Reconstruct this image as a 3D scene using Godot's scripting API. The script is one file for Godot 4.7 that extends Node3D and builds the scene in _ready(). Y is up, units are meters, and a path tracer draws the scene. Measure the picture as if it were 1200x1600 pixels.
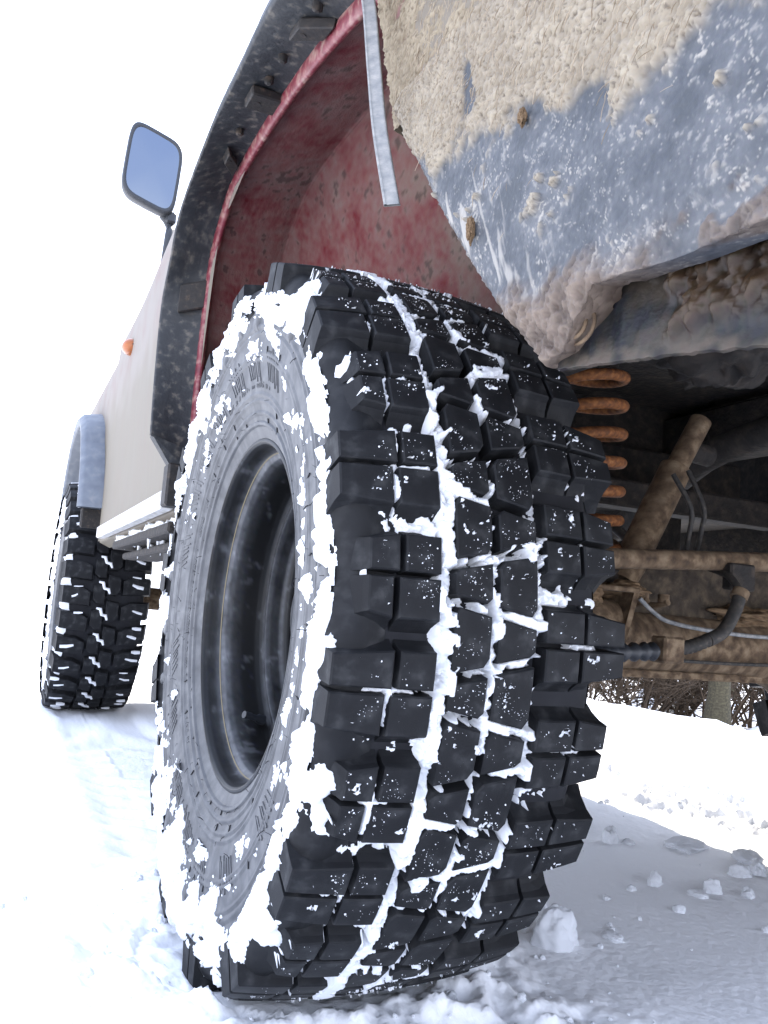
extends Node3D
# x to the right of the car, y up, z towards the back; the left rear wheel stands on the origin

const BASE := Vector3(0.70, 0.0, -1.25)
const RR := 0.4425
const WC := Vector3(0.008, 0.4405, 0.0)
const PITCHES := 28
var PITCH := TAU / 28.0
var PHASE := deg_to_rad(-7.0)
const PROFILE := [[0.0, 0.4225], [0.06, 0.422], [0.104, 0.420], [0.122, 0.414], [0.1325, 0.403], [0.1350, 0.387], [0.1358, 0.366], [0.1352, 0.34], [0.132, 0.31], [0.127, 0.28], [0.1205, 0.255], [0.1160, 0.238], [0.1125, 0.2295], [0.1095, 0.2225]]

var rng := RandomNumberGenerator.new()
var M := {}
var taken := {}
var n1 := noise(11, 1.0, 4)
var n2 := noise(23, 1.0, 3)
var n3 := noise(37, 1.0, 2)
var ridge := noise(51, 1.0, 3, true)


# ---------------------------------------------------------------- helpers
func noise(s: int, f: float, octaves := 3, ridged := false) -> FastNoiseLite:
	var n := FastNoiseLite.new()
	n.seed = s
	n.noise_type = FastNoiseLite.TYPE_SIMPLEX_SMOOTH
	n.frequency = f
	n.fractal_type = FastNoiseLite.FRACTAL_RIDGED if ridged else FastNoiseLite.FRACTAL_FBM
	n.fractal_octaves = octaves
	return n


func numbered(called: String, parent: Node) -> String:
	var key := str(parent.get_instance_id()) + called
	var k: int = taken.get(key, 0)
	taken[key] = k + 1
	return called if k == 0 else "%s_%03d" % [called, k]


func part(called: String, mesh: Mesh, mat: Material, parent: Node3D, label := "", at := Vector3.ZERO) -> MeshInstance3D:
	var o := MeshInstance3D.new()
	o.name = numbered(called, parent)
	o.mesh = mesh
	if mat:
		o.material_override = mat
	o.position = at
	parent.add_child(o, true)
	if label:
		o.set_meta("label", label)
	return o


func thing(called: String, label: String, category: String, at := Vector3.ZERO, group := "") -> Node3D:
	var o := Node3D.new()
	o.name = numbered(called, self)
	o.position = at
	add_child(o, true)
	tag(o, label, category, group)
	return o


func tag(o: Node, label: String, category: String, group := "") -> void:
	if label:
		o.set_meta("label", label)
	if category:
		o.set_meta("category", category)
	if group:
		o.set_meta("group", group)


func grid(nu: int, nv: int, P: PackedVector3Array, C := PackedColorArray(), keep := PackedByteArray(), UV := PackedVector2Array()) -> ArrayMesh:
	# P holds nv rows of nu points
	var N := PackedVector3Array()
	N.resize(P.size())
	for j in nv:
		var ja := maxi(j - 1, 0) * nu
		var jb := mini(j + 1, nv - 1) * nu
		for i in nu:
			var du := P[j * nu + mini(i + 1, nu - 1)] - P[j * nu + maxi(i - 1, 0)]
			var dv := P[jb + i] - P[ja + i]
			N[j * nu + i] = du.cross(dv).normalized()
	var I := PackedInt32Array()
	var test := keep.size() > 0
	for j in nv - 1:
		for i in nu - 1:
			var a := j * nu + i
			if test and not (keep[a] or keep[a + 1] or keep[a + nu] or keep[a + nu + 1]):
				continue
			I.append_array([a, a + nu + 1, a + 1, a, a + nu, a + nu + 1])
	var arr := []
	arr.resize(Mesh.ARRAY_MAX)
	arr[Mesh.ARRAY_VERTEX] = P
	arr[Mesh.ARRAY_NORMAL] = N
	if C.size():
		arr[Mesh.ARRAY_COLOR] = C
	if UV.size():
		arr[Mesh.ARRAY_TEX_UV] = UV
	arr[Mesh.ARRAY_INDEX] = I
	var m := ArrayMesh.new()
	m.add_surface_from_arrays(Mesh.PRIMITIVE_TRIANGLES, arr)
	return m


func tube(st: SurfaceTool, pts: PackedVector3Array, radii: Array, sides := 8) -> void:
	# smooth tube through the points; closed at the ends
	var n := pts.size()
	var t0 := (pts[1] - pts[0]).normalized()
	var up := t0.cross(Vector3.UP if absf(t0.y) < 0.9 else Vector3.RIGHT).normalized()
	var rings := []
	for k in n:
		var t := (pts[mini(k + 1, n - 1)] - pts[maxi(k - 1, 0)]).normalized()
		up = (up - t * up.dot(t)).normalized()
		var side := t.cross(up)
		var r: float = radii[mini(k, radii.size() - 1)]
		var ring := []
		for s in sides:
			var a := TAU * s / sides
			ring.append([pts[k] + (up * cos(a) + side * sin(a)) * r, up * cos(a) + side * sin(a)])
		rings.append(ring)
	for k in n - 1:
		for s in sides:
			var s2 := (s + 1) % sides
			for q in [rings[k][s], rings[k + 1][s], rings[k + 1][s2], rings[k][s], rings[k + 1][s2], rings[k][s2]]:
				st.set_normal(q[1])
				st.add_vertex(q[0])
	for e in [0, n - 1]:
		var t := (pts[1] - pts[0]) if e == 0 else (pts[n - 2] - pts[n - 1])
		st.set_normal(-t.normalized())
		for s in sides:
			var a: Vector3 = rings[e][s][0]
			var b: Vector3 = rings[e][(s + 1) % sides][0]
			st.add_vertex(pts[e])
			st.add_vertex(a if e == 0 else b)
			st.add_vertex(b if e == 0 else a)


func new_st() -> SurfaceTool:
	var st := SurfaceTool.new()
	st.begin(Mesh.PRIMITIVE_TRIANGLES)
	return st


func tube_mesh(pts: PackedVector3Array, radii: Array, sides := 10) -> ArrayMesh:
	var st := new_st()
	tube(st, pts, radii, sides)
	return st.commit()


func smooth_path(pts: Array, each := 6) -> PackedVector3Array:
	var out := PackedVector3Array()
	for k in pts.size() - 1:
		var a: Vector3 = pts[maxi(k - 1, 0)]
		var b: Vector3 = pts[k]
		var c: Vector3 = pts[k + 1]
		var d: Vector3 = pts[mini(k + 2, pts.size() - 1)]
		for s in each:
			out.append(b.cubic_interpolate(c, a, d, float(s) / each))
	out.append(pts[-1])
	return out


func slab(quad8: Array) -> ArrayMesh:
	# eight corners: 0-3 one face round, 4-7 the opposite face
	var st := new_st()
	st.set_smooth_group(-1)
	var mid := Vector3.ZERO
	for p in quad8:
		mid += p / 8.0
	for f in [[0, 1, 2, 3], [7, 6, 5, 4], [0, 4, 5, 1], [1, 5, 6, 2], [2, 6, 7, 3], [3, 7, 4, 0]]:
		var a: Vector3 = quad8[f[0]]
		var b: Vector3 = quad8[f[1]]
		var c: Vector3 = quad8[f[2]]
		var d: Vector3 = quad8[f[3]]
		var flip := (b - a).cross(c - a).dot((a + b + c + d) / 4.0 - mid) > 0
		for q in ([a, c, b, a, d, c] if flip else [a, b, c, a, c, d]):
			st.add_vertex(q)
	st.generate_normals()
	return st.commit()


func box(c: Vector3, s: Vector3, b := 0.002, turn := Basis()) -> ArrayMesh:
	# a box with bevelled edges
	var h := s / 2
	b = minf(b, minf(h.x, minf(h.y, h.z)) * 0.6)
	var st := new_st()
	st.set_smooth_group(-1)
	for ax in 3:
		for sg in [-1.0, 1.0]:
			var u := (ax + 1) % 3
			var v := (ax + 2) % 3
			var q := []
			for e in [[-1, -1], [1, -1], [1, 1], [-1, 1]]:
				var p := Vector3()
				p[ax] = sg * h[ax]
				p[u] = e[0] * (h[u] - b)
				p[v] = e[1] * (h[v] - b)
				q.append(c + turn * p)
			face(st, q, c)
			for e in [-1.0, 1.0]:           # bevel between ax and u
				var r := []
				for w in [[0, -1], [0, 1], [1, 1], [1, -1]]:
					var p := Vector3()
					p[ax] = sg * (h[ax] - (b if w[0] else 0.0))
					p[u] = e * (h[u] - (0.0 if w[0] else b))
					p[v] = w[1] * (h[v] - b)
					r.append(c + turn * p)
				face(st, r, c)
	for sx in [-1, 1]:
		for sy in [-1, 1]:
			for sz in [-1, 1]:
				var k := Vector3(sx, sy, sz)
				var t := []
				for ax in 3:
					var p := (h - Vector3(b, b, b)) * k
					p[ax] = h[ax] * k[ax]
					t.append(c + turn * p)
				face(st, t, c)
	st.generate_normals()
	return st.commit()


func face(st: SurfaceTool, q: Array, mid: Vector3) -> void:
	var a: Vector3 = q[0]
	var b: Vector3 = q[1]
	var c: Vector3 = q[2]
	var flip := (b - a).cross(c - a).dot(a - mid) > 0
	for k in range(1, q.size() - 1):
		st.add_vertex(q[0])
		st.add_vertex(q[k + 1] if flip else q[k])
		st.add_vertex(q[k] if flip else q[k + 1])


func lathe(prof: Array, seg := 180, ring_a := 0.0, ring_b := TAU) -> ArrayMesh:
	# profile points (x, radius) turned about the x axis
	var P := PackedVector3Array()
	for p in prof:
		for i in seg + 1:
			var a := lerpf(ring_a, ring_b, float(i) / seg)
			P.append(Vector3(p[0], p[1] * sin(a), p[1] * cos(a)))
	return grid(seg + 1, prof.size(), P)


func gradient(stops: Array) -> Gradient:
	var g := Gradient.new()
	var o := PackedFloat32Array()
	var c := PackedColorArray()
	for s in stops:
		o.append(s[0])
		c.append(Color(s[1], s[2], s[3]).linear_to_srgb())
	g.offsets = o
	g.colors = c
	return g


func tex(s: int, f: float, stops: Array, octaves := 5, ridged := false, size := 512) -> NoiseTexture2D:
	var t := NoiseTexture2D.new()
	t.width = size
	t.height = size
	t.seamless = true
	t.noise = noise(s, f, octaves, ridged)
	t.color_ramp = gradient(stops)
	return t


func bump(s: int, f: float, strength: float, octaves := 4, size := 512) -> NoiseTexture2D:
	var t := NoiseTexture2D.new()
	t.width = size
	t.height = size
	t.seamless = true
	t.as_normal_map = true
	t.bump_strength = strength
	t.noise = noise(s, f, octaves)
	return t


func mat(called: String, color: Color, rough := 0.8, metal := 0.0, spec := 0.5) -> StandardMaterial3D:
	var m := StandardMaterial3D.new()
	m.resource_name = called
	m.albedo_color = color.linear_to_srgb()
	m.roughness = rough
	m.metallic = metal
	m.metallic_specular = spec
	m.cull_mode = BaseMaterial3D.CULL_DISABLED
	M[called] = m
	return m


func textured(called: String, t: Texture2D, scale: float, rough := 0.8, normal: Texture2D = null, nscale := 1.0, metal := 0.0, spec := 0.5) -> StandardMaterial3D:
	var m := mat(called, Color(1, 1, 1), rough, metal, spec)
	m.albedo_texture = t
	m.uv1_triplanar = true
	m.uv1_scale = Vector3.ONE * scale
	if normal:
		m.normal_enabled = true
		m.normal_texture = normal
		m.normal_scale = nscale
	return m


func pl(x: float, pts: Array) -> float:
	# piecewise linear through [x, y] pairs
	if x <= pts[0][0]:
		return pts[0][1]
	for k in pts.size() - 1:
		if x < pts[k + 1][0]:
			return lerpf(pts[k][1], pts[k + 1][1], (x - pts[k][0]) / (pts[k + 1][0] - pts[k][0]))
	return pts[-1][1]


func mixc(a: Color, b: Color, t: float) -> Color:
	return a.lerp(b, clampf(t, 0, 1))


# ---------------------------------------------------------------- the scene
func _ready() -> void:
	rng.seed = 7
	view()
	materials()
	ground()
	var car := thing("off_road_car", "muddy maroon off-road car with big snow-caked rear tyre, seen low from behind", "car", BASE)
	body(car)
	bumper(car)
	underside(car)
	rear_wheel(car)
	front_wheel(car)
	far_wheels(car)
	hedge()
	snow_lumps()
	fence()


func view() -> void:
	var cam := Camera3D.new()
	cam.name = "camera"
	cam.fov = 61.178
	cam.near = 0.02
	cam.far = 600.0
	var q := Basis(Vector3.UP, -0.409666) * Basis(Vector3.RIGHT, 0.115554) * Basis(Vector3.BACK, 0.075996)
	cam.transform = Transform3D(q, Vector3(-0.389609, 0.451706, 1.094822))
	add_child(cam)
	cam.current = true
	var e := Environment.new()
	e.background_mode = Environment.BG_SKY
	var sky := Sky.new()
	var sm := ProceduralSkyMaterial.new()
	sm.sky_top_color = Color(0.74, 0.80, 0.93)
	sm.sky_horizon_color = Color(0.93, 0.95, 1.0)
	sm.sky_curve = 0.25
	sm.ground_bottom_color = Color(0.86, 0.88, 0.93)
	sm.ground_horizon_color = Color(0.93, 0.95, 1.0)
	sm.sun_angle_max = 60.0
	sm.sun_curve = 0.25
	sky.sky_material = sm
	e.sky = sky
	e.background_energy_multiplier = 1.25
	e.tonemap_mode = Environment.TONE_MAPPER_LINEAR
	e.tonemap_exposure = 3.15
	e.sdfgi_enabled = true
	e.ssao_enabled = true
	e.ssil_enabled = true
	var we := WorldEnvironment.new()
	we.name = "daylight"
	we.environment = e
	add_child(we)
	var sun := DirectionalLight3D.new()
	sun.name = "sun"
	sun.light_energy = 0.95
	sun.light_color = Color(1.0, 0.965, 0.91)
	sun.light_angular_distance = 0.6
	sun.shadow_enabled = true
	sun.look_at_from_position(Vector3(0.43, 0.69, -0.57) * 20.0, Vector3.ZERO)
	add_child(sun)


func materials() -> void:
	var snow := mat("snow", Color(0.925, 0.93, 0.94), 0.85, 0.0, 0.3)
	snow.normal_enabled = true
	snow.normal_texture = bump(5, 0.02, 6.0, 5)
	snow.normal_scale = 0.5
	snow.uv1_triplanar = true
	snow.uv1_world_triplanar = true
	snow.uv1_scale = Vector3.ONE * 6.0
	mat("packed", Color(0.68, 0.69, 0.71), 0.9, 0.0, 0.25)
	var dusty := [[0.0, 0.0045, 0.0046, 0.0054], [0.45, 0.006, 0.0062, 0.0072], [0.60, 0.0088, 0.0091, 0.0102], [0.72, 0.017, 0.0175, 0.0185], [1.0, 0.042, 0.041, 0.041]]
	textured("rubber", tex(71, 0.012, dusty), 5.0, 0.66, bump(72, 0.2, 1.2), 0.25, 0.0, 0.33)
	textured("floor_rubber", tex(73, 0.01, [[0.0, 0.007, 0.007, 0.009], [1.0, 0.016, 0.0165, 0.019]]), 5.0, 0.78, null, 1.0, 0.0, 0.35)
	textured("sidewall", tex(74, 0.012, [[0.0, 0.035, 0.035, 0.037], [0.42, 0.06, 0.061, 0.064], [0.58, 0.075, 0.076, 0.078], [1.0, 0.13, 0.129, 0.128]]), 5.0, 0.6, bump(75, 0.15, 1.5), 0.25)
	mat("whisker", Color(0.01, 0.01, 0.012), 0.7)
	mat("rim", Color(1, 1, 1), 0.45, 0.0, 0.35).vertex_color_use_as_albedo = true
	textured("rim_plain", tex(76, 0.014, [[0.0, 0.012, 0.013, 0.016], [0.6, 0.03, 0.032, 0.036], [1.0, 0.12, 0.12, 0.12]]), 4.0, 0.4)
	mat("pinstripe", Color(0.17, 0.135, 0.07), 0.6)
	textured("flare", tex(78, 0.016, [[0.0, 0.006, 0.007, 0.009], [0.5, 0.010, 0.0115, 0.014], [0.62, 0.019, 0.020, 0.022], [0.74, 0.055, 0.05, 0.043], [1.0, 0.14, 0.12, 0.095]], 7), 5.0, 0.65, bump(79, 0.05, 3.0), 0.4)
	textured("front_flare", tex(98, 0.01, [[0.0, 0.07, 0.08, 0.1], [0.6, 0.12, 0.135, 0.16], [1.0, 0.22, 0.22, 0.22]], 4), 3.0, 0.6)
	textured("clip", tex(80, 0.02, [[0.0, 0.007, 0.006, 0.006], [0.6, 0.015, 0.012, 0.010], [1.0, 0.09, 0.06, 0.04]]), 6.0, 0.75, bump(81, 0.05, 3.0), 0.5)
	textured("red", tex(82, 0.016, [[0.0, 0.075, 0.008, 0.014], [0.5, 0.15, 0.016, 0.027], [0.62, 0.2, 0.075, 0.07], [1.0, 0.32, 0.24, 0.19]]), 5.0, 0.5, bump(83, 0.05, 3.0), 0.4)
	var side := mat("side", Color(1, 1, 1), 0.6, 0.0, 0.22)
	side.vertex_color_use_as_albedo = true
	var v := mat("dirt", Color(1, 1, 1), 0.88, 0.0, 0.3)
	v.vertex_color_use_as_albedo = true
	v.normal_enabled = true
	v.normal_texture = bump(84, 0.05, 5.0, 5)
	v.normal_scale = 0.5
	v.uv1_triplanar = true
	v.uv1_scale = Vector3.ONE * 9.0
	var b := mat("bumper", Color(1, 1, 1), 0.55, 0.0, 0.45)
	b.vertex_color_use_as_albedo = true
	b.normal_enabled = true
	b.normal_texture = bump(85, 0.06, 3.0, 5)
	b.normal_scale = 0.35
	b.uv1_triplanar = true
	b.uv1_scale = Vector3.ONE * 8.0
	var f := mat("fibre", Color(1, 1, 1), 0.8, 0.0, 0.3)
	f.vertex_color_use_as_albedo = true
	textured("rust", tex(86, 0.02, [[0.0, 0.06, 0.022, 0.008], [0.45, 0.15, 0.05, 0.013], [0.6, 0.25, 0.085, 0.018], [1.0, 0.32, 0.15, 0.055]]), 8.0, 0.8, bump(87, 0.06, 4.0), 0.5)
	textured("mudmetal", tex(88, 0.015, [[0.0, 0.03, 0.017, 0.008], [0.4, 0.09, 0.055, 0.029], [0.6, 0.155, 0.105, 0.06], [1.0, 0.24, 0.175, 0.11]]), 5.0, 0.9, bump(89, 0.04, 5.0), 0.7)
	textured("darkmetal", tex(90, 0.015, [[0.0, 0.006, 0.005, 0.004], [0.5, 0.016, 0.012, 0.009], [1.0, 0.05, 0.036, 0.025]]), 4.0, 0.85, bump(91, 0.04, 5.0), 0.7)
	textured("darkmud", tex(99, 0.015, [[0.0, 0.012, 0.008, 0.005], [0.5, 0.04, 0.028, 0.017], [1.0, 0.11, 0.08, 0.05]]), 4.0, 0.9, bump(100, 0.03, 6.0), 0.8)
	textured("hose", tex(92, 0.02, [[0.0, 0.012, 0.012, 0.011], [0.6, 0.035, 0.03, 0.025], [1.0, 0.12, 0.095, 0.07]]), 8.0, 0.75)
	textured("strap", tex(93, 0.025, [[0.0, 0.11, 0.115, 0.12], [0.5, 0.2, 0.2, 0.195], [1.0, 0.34, 0.32, 0.29]]), 7.0, 0.7, bump(94, 0.08, 3.0), 0.5)
	textured("sill", tex(95, 0.015, [[0.0, 0.3, 0.27, 0.23], [0.5, 0.5, 0.48, 0.45], [1.0, 0.7, 0.7, 0.7]]), 5.0, 0.6)
	mat("ice", Color(0.8, 0.82, 0.84), 0.35, 0.0, 0.5)
	mat("black", Color(0.018, 0.02, 0.024), 0.5)
	mat("glass", Color(0.125, 0.15, 0.195), 0.05, 1.0)
	mat("amber", Color(0.28, 0.075, 0.01), 0.3)
	mat("cloth", Color(0.03, 0.03, 0.035), 0.9)
	var bark := textured("bark", tex(96, 0.02, [[0.0, 0.02, 0.018, 0.01], [0.5, 0.055, 0.046, 0.026], [1.0, 0.11, 0.095, 0.055]]), 4.0, 0.95, bump(97, 0.04, 6.0), 0.8)
	bark.resource_name = "bark"
	mat("twig", Color(0.085, 0.058, 0.036), 0.9)
	mat("post", Color(0.45, 0.44, 0.43), 0.9)  # pale grey stands in for haze over the distance


# ---------------------------------------------------------------- ground
func ground_height(x: float, z: float) -> float:
	var h := 0.0
	h += n1.get_noise_2d(x * 1.3, z * 1.3) * 0.008
	# the clear trampled track under the car, the rough bank beyond it on the right
	var edge := 1.14 + 0.05 * n2.get_noise_2d(z * 3.0, 4.0) + 0.03 * n3.get_noise_2d(z * 9.0, 2.0)
	var b := smoothstep(edge, edge + 0.10, x)
	if x > 0.9:
		var rough := smoothstep(edge - 0.02, edge + 0.12, x) * (1.0 - smoothstep(1.5, 2.1, x))
		h += b * 0.022 + rough * (0.026 * n1.get_noise_2d(x * 9.0, z * 9.0) + 0.014 * n3.get_noise_2d(x * 34.0, z * 34.0))
		var crest := 0.045 - 0.03 * smoothstep(0.9, 1.8, x * 0.55 + z) + 0.035 * n2.get_noise_2d(x * 0.9 + 7.0, z * 1.1) + 0.02 * n3.get_noise_2d(x * 2.2, z * 2.2)
		h += crest * smoothstep(1.2, 2.15, x) * (1.0 - smoothstep(2.5, 5.0, x) * 10.0)
		h += 0.006 * n1.get_noise_2d(x * 6.0, z * 6.0)
		# footprints of birds and small animals on the bank
		var cell := Vector2(floorf(x / 0.17), floorf(z / 0.13))
		var jit := Vector2(n3.get_noise_2d(cell.x * 17.3, cell.y * 9.1), n3.get_noise_2d(cell.x * 5.7 + 90.0, cell.y * 13.9))
		if jit.x > 0.05 and x > 1.3 and x < 3.0:
			var c := (cell + Vector2(0.5, 0.5) + jit * 0.3) * Vector2(0.17, 0.13)
			var d := Vector2(x, z).distance_to(c)
			h -= 0.012 * exp(-d * d / 0.0009)
	# ground falls away to the fields
	var far := Vector2(maxf(absf(x) - 6.0, 0.0), maxf(absf(z) - 9.0, 0.0)).length()
	h -= minf(far * 0.03, 0.6) if x < 2.0 else 0.0
	# snow pushed up round the rear tyre
	var d := Vector2((x - 0.02) / 0.30, (z + 0.02) / 0.27).length()
	var lump := n1.get_noise_2d(x * 14.0, z * 14.0)
	var lump2 := n2.get_noise_2d(x * 34.0 + 3.0, z * 34.0)
	var pile := exp(-pow((d - 0.72) / 0.25, 2.0))
	h += pile * (0.020 + 0.018 * lump + 0.004 * lump2)
	# heap on the near side and outside of it
	h += exp(-pow((x - 0.19) / 0.13, 2.0) - pow((z - 0.24) / 0.09, 2.0)) * (0.018 + 0.018 * lump + 0.005 * lump2)
	h += exp(-pow((x + 0.27) / 0.09, 2.0) - pow((z - 0.02) / 0.25, 2.0)) * (0.018 + 0.014 * lump + 0.003 * lump2)
	# softly ploughed snow to the left, with the mark of a tyre
	if x < -0.05:
		h += 0.010 * n3.get_noise_2d(x * 3.0, z * 3.0) + 0.003 * n3.get_noise_2d(x * 11.0, z * 11.0)
	if z < -0.5 and absf(x) < 0.17:
		h -= 0.012 * (1.0 - smoothstep(0.11, 0.17, absf(x))) - 0.006 * sin(z * 64.0 + absf(x) * 30.0) * (1.0 - smoothstep(0.11, 0.16, absf(x)))
	h += n3.get_noise_2d(x * 60.0, z * 60.0) * 0.0012
	if d < 0.7:
		h = minf(h, 0.012)
	return h


func axis_steps(a: float, b: float, step: float, far_a: float, far_b: float) -> PackedFloat32Array:
	var left := []
	var p := a
	var s := step
	while p > far_a:
		s *= 1.07
		p -= s
		left.push_front(p)
	var out := PackedFloat32Array(left)
	p = a
	while p < b:
		out.append(p)
		p += step
	s = step
	while p < far_b:
		out.append(p)
		s *= 1.07
		p += s
	out.append(far_b)
	return out


func ground() -> void:
	var X := axis_steps(-0.55, 1.45, 0.006, -350.0, 350.0)
	var Z := axis_steps(-0.75, 0.55, 0.006, -350.0, 350.0)
	var P := PackedVector3Array()
	for z in Z:
		for x in X:
			P.append(Vector3(x, ground_height(x, z), z))
	# rows run along z: x across, so the normal must come out upwards
	var Q := PackedVector3Array()
	Q.resize(P.size())
	var nx := X.size()
	var nz := Z.size()
	for j in nz:
		for i in nx:
			Q[j * nx + i] = P[(nz - 1 - j) * nx + i]
	var o := part("snowy_ground", grid(nx, nz, Q), M.snow, self)
	o.set_meta("kind", "structure")
	o.set_meta("label", "trampled snow ground with a rough bank on the right")


# ---------------------------------------------------------------- tyre
func crown(x: float) -> float:
	return RR - 0.012 * pow(minf(absf(x), 0.17) / 0.155, 2.4)


func floor_r(x: float) -> float:
	return pl(absf(x), PROFILE.slice(0, 6))


func inset(poly: Array, d: Array) -> Array:
	# moves each edge of a counterclockwise polygon inwards by d
	var n := poly.size()
	var out := []
	for k in n:
		var a: Vector2 = poly[(k + n - 1) % n]
		var b: Vector2 = poly[k]
		var c: Vector2 = poly[(k + 1) % n]
		var e0 := (b - a).normalized()
		var e1 := (c - b).normalized()
		var p0: Vector2 = a + Vector2(-e0.y, e0.x) * d[(k + n - 1) % n]
		var p1: Vector2 = b + Vector2(-e1.y, e1.x) * d[k]
		var den := e0.cross(e1)
		if absf(den) < 0.05:
			out.append(b + Vector2(-e1.y, e1.x) * d[k])
		else:
			out.append(p0 + e0 * ((p1 - p0).cross(e1) / den))
	return out


func block(poly: Array, draft: Array, top := crown, base := floor_r, chamfer := 0.0014) -> ArrayMesh:
	# a tread block: poly in (arc, x), counterclockwise; draft is how far each wall leans out at its foot
	var layers := []
	for t in [[0.0, 0.0], [0.35, 0.0], [0.7, 0.0], [1.0, 0.0], [1.0, 1.0], [1.0, 2.0]]:
		var d := []
		for k in poly.size():
			var o: float = -draft[k] * pow(1.0 - t[0], 1.7)
			d.append(o + (chamfer * 1.0 if t[1] > 0.5 else 0.0))
		var q: Array = inset(poly, d)
		if t[1] > 1.5:
			var mid := Vector2.ZERO
			for p in q:
				mid += p / q.size()
			for k in q.size():
				q[k] = q[k].lerp(mid, 0.45)
		var ring := []
		for k in q.size():
			for s in 3:
				var p: Vector2 = q[k].lerp(q[(k + 1) % q.size()], s / 3.0)
				var r0: float = base.call(p.y) - 0.002
				var r1: float = top.call(p.y)
				if t[1] < 0.5:
					r1 -= chamfer
				ring.append(place(p, lerpf(r0, r1, t[0])))
		layers.append(ring)
	var st := new_st()
	st.set_smooth_group(-1)
	var n: int = layers[0].size()
	for l in layers.size() - 1:
		for k in n:
			var k2 := (k + 1) % n
			for q in [layers[l][k], layers[l][k2], layers[l + 1][k2], layers[l][k], layers[l + 1][k2], layers[l + 1][k]]:
				st.add_vertex(q)
	var c := Vector2.ZERO
	for p in poly:
		c += p / poly.size()
	var peak := place(c, top.call(c.y))
	for k in n:
		for q in [layers[-1][k], layers[-1][(k + 1) % n], peak]:
			st.add_vertex(q)
	st.generate_normals()
	return st.commit()


func place(p: Vector2, r: float) -> Vector3:
	var a := p.x / RR
	return Vector3(p.y, r * sin(a), r * cos(a))


func ccw(poly: Array, tags: Array) -> Array:
	var area := 0.0
	for k in poly.size():
		area += poly[k].cross(poly[(k + 1) % poly.size()])
	if area < 0:
		poly.reverse()
		var t := []
		var n := poly.size()
		for k in n:
			t.append(tags[(n - 2 - k + n) % n])
		tags = t
	return [poly, tags]


func blk(poly: Array, tags: Array, top := crown, base := floor_r) -> ArrayMesh:
	var r := ccw(poly, tags)
	return block(r[0], r[1], top, base)


func sidewall_profile(outer: float) -> Array:
	# fine profile from the shoulder down to the bead with moulded rings
	var out := []
	for k in 121:
		var f := k / 120.0 * (PROFILE.size() - 5) + 4.0
		var i := mini(int(f), PROFILE.size() - 2)
		var a: Array = PROFILE[maxi(i - 1, 0)]
		var b: Array = PROFILE[i]
		var d: Array = PROFILE[i + 1]
		var e: Array = PROFILE[mini(i + 2, PROFILE.size() - 1)]
		var w := f - i
		var x := cubic_interpolate(b[0], d[0], a[0], e[0], w)
		var r := cubic_interpolate(b[1], d[1], a[1], e[1], w)
		for g in [[0.360, 0.0018], [0.352, 0.0014], [0.326, 0.0014], [0.319, 0.0014], [0.276, 0.0018], [0.268, 0.0018], [0.2535, 0.0020], [0.2405, 0.0026]]:
			x += g[1] * (1.0 if absf(r - g[0]) < 0.0022 else 0.0)
		out.append([outer * x, r])
	return out


func wheel_at(car: Node3D, at: Vector3, label: String) -> Node3D:
	var w := Node3D.new()
	w.name = numbered("wheel", car)
	w.position = at - BASE
	car.add_child(w, true)
	w.set_meta("label", label)
	return w


func tyre_carcass(w: Node3D, dark_side: bool) -> void:
	var prof := []
	for k in range(-16, 17):
		var x := k / 16.0 * 0.1330
		prof.append([x, floor_r(x)])
	part("tread_base", lathe(prof, 200), M.floor_rubber, w)
	part("sidewall", lathe(sidewall_profile(-1.0), 220), M.sidewall, w, "dusty grey outer sidewall")
	part("inner_sidewall", lathe(sidewall_profile(1.0), 120), M.floor_rubber, w)


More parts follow.
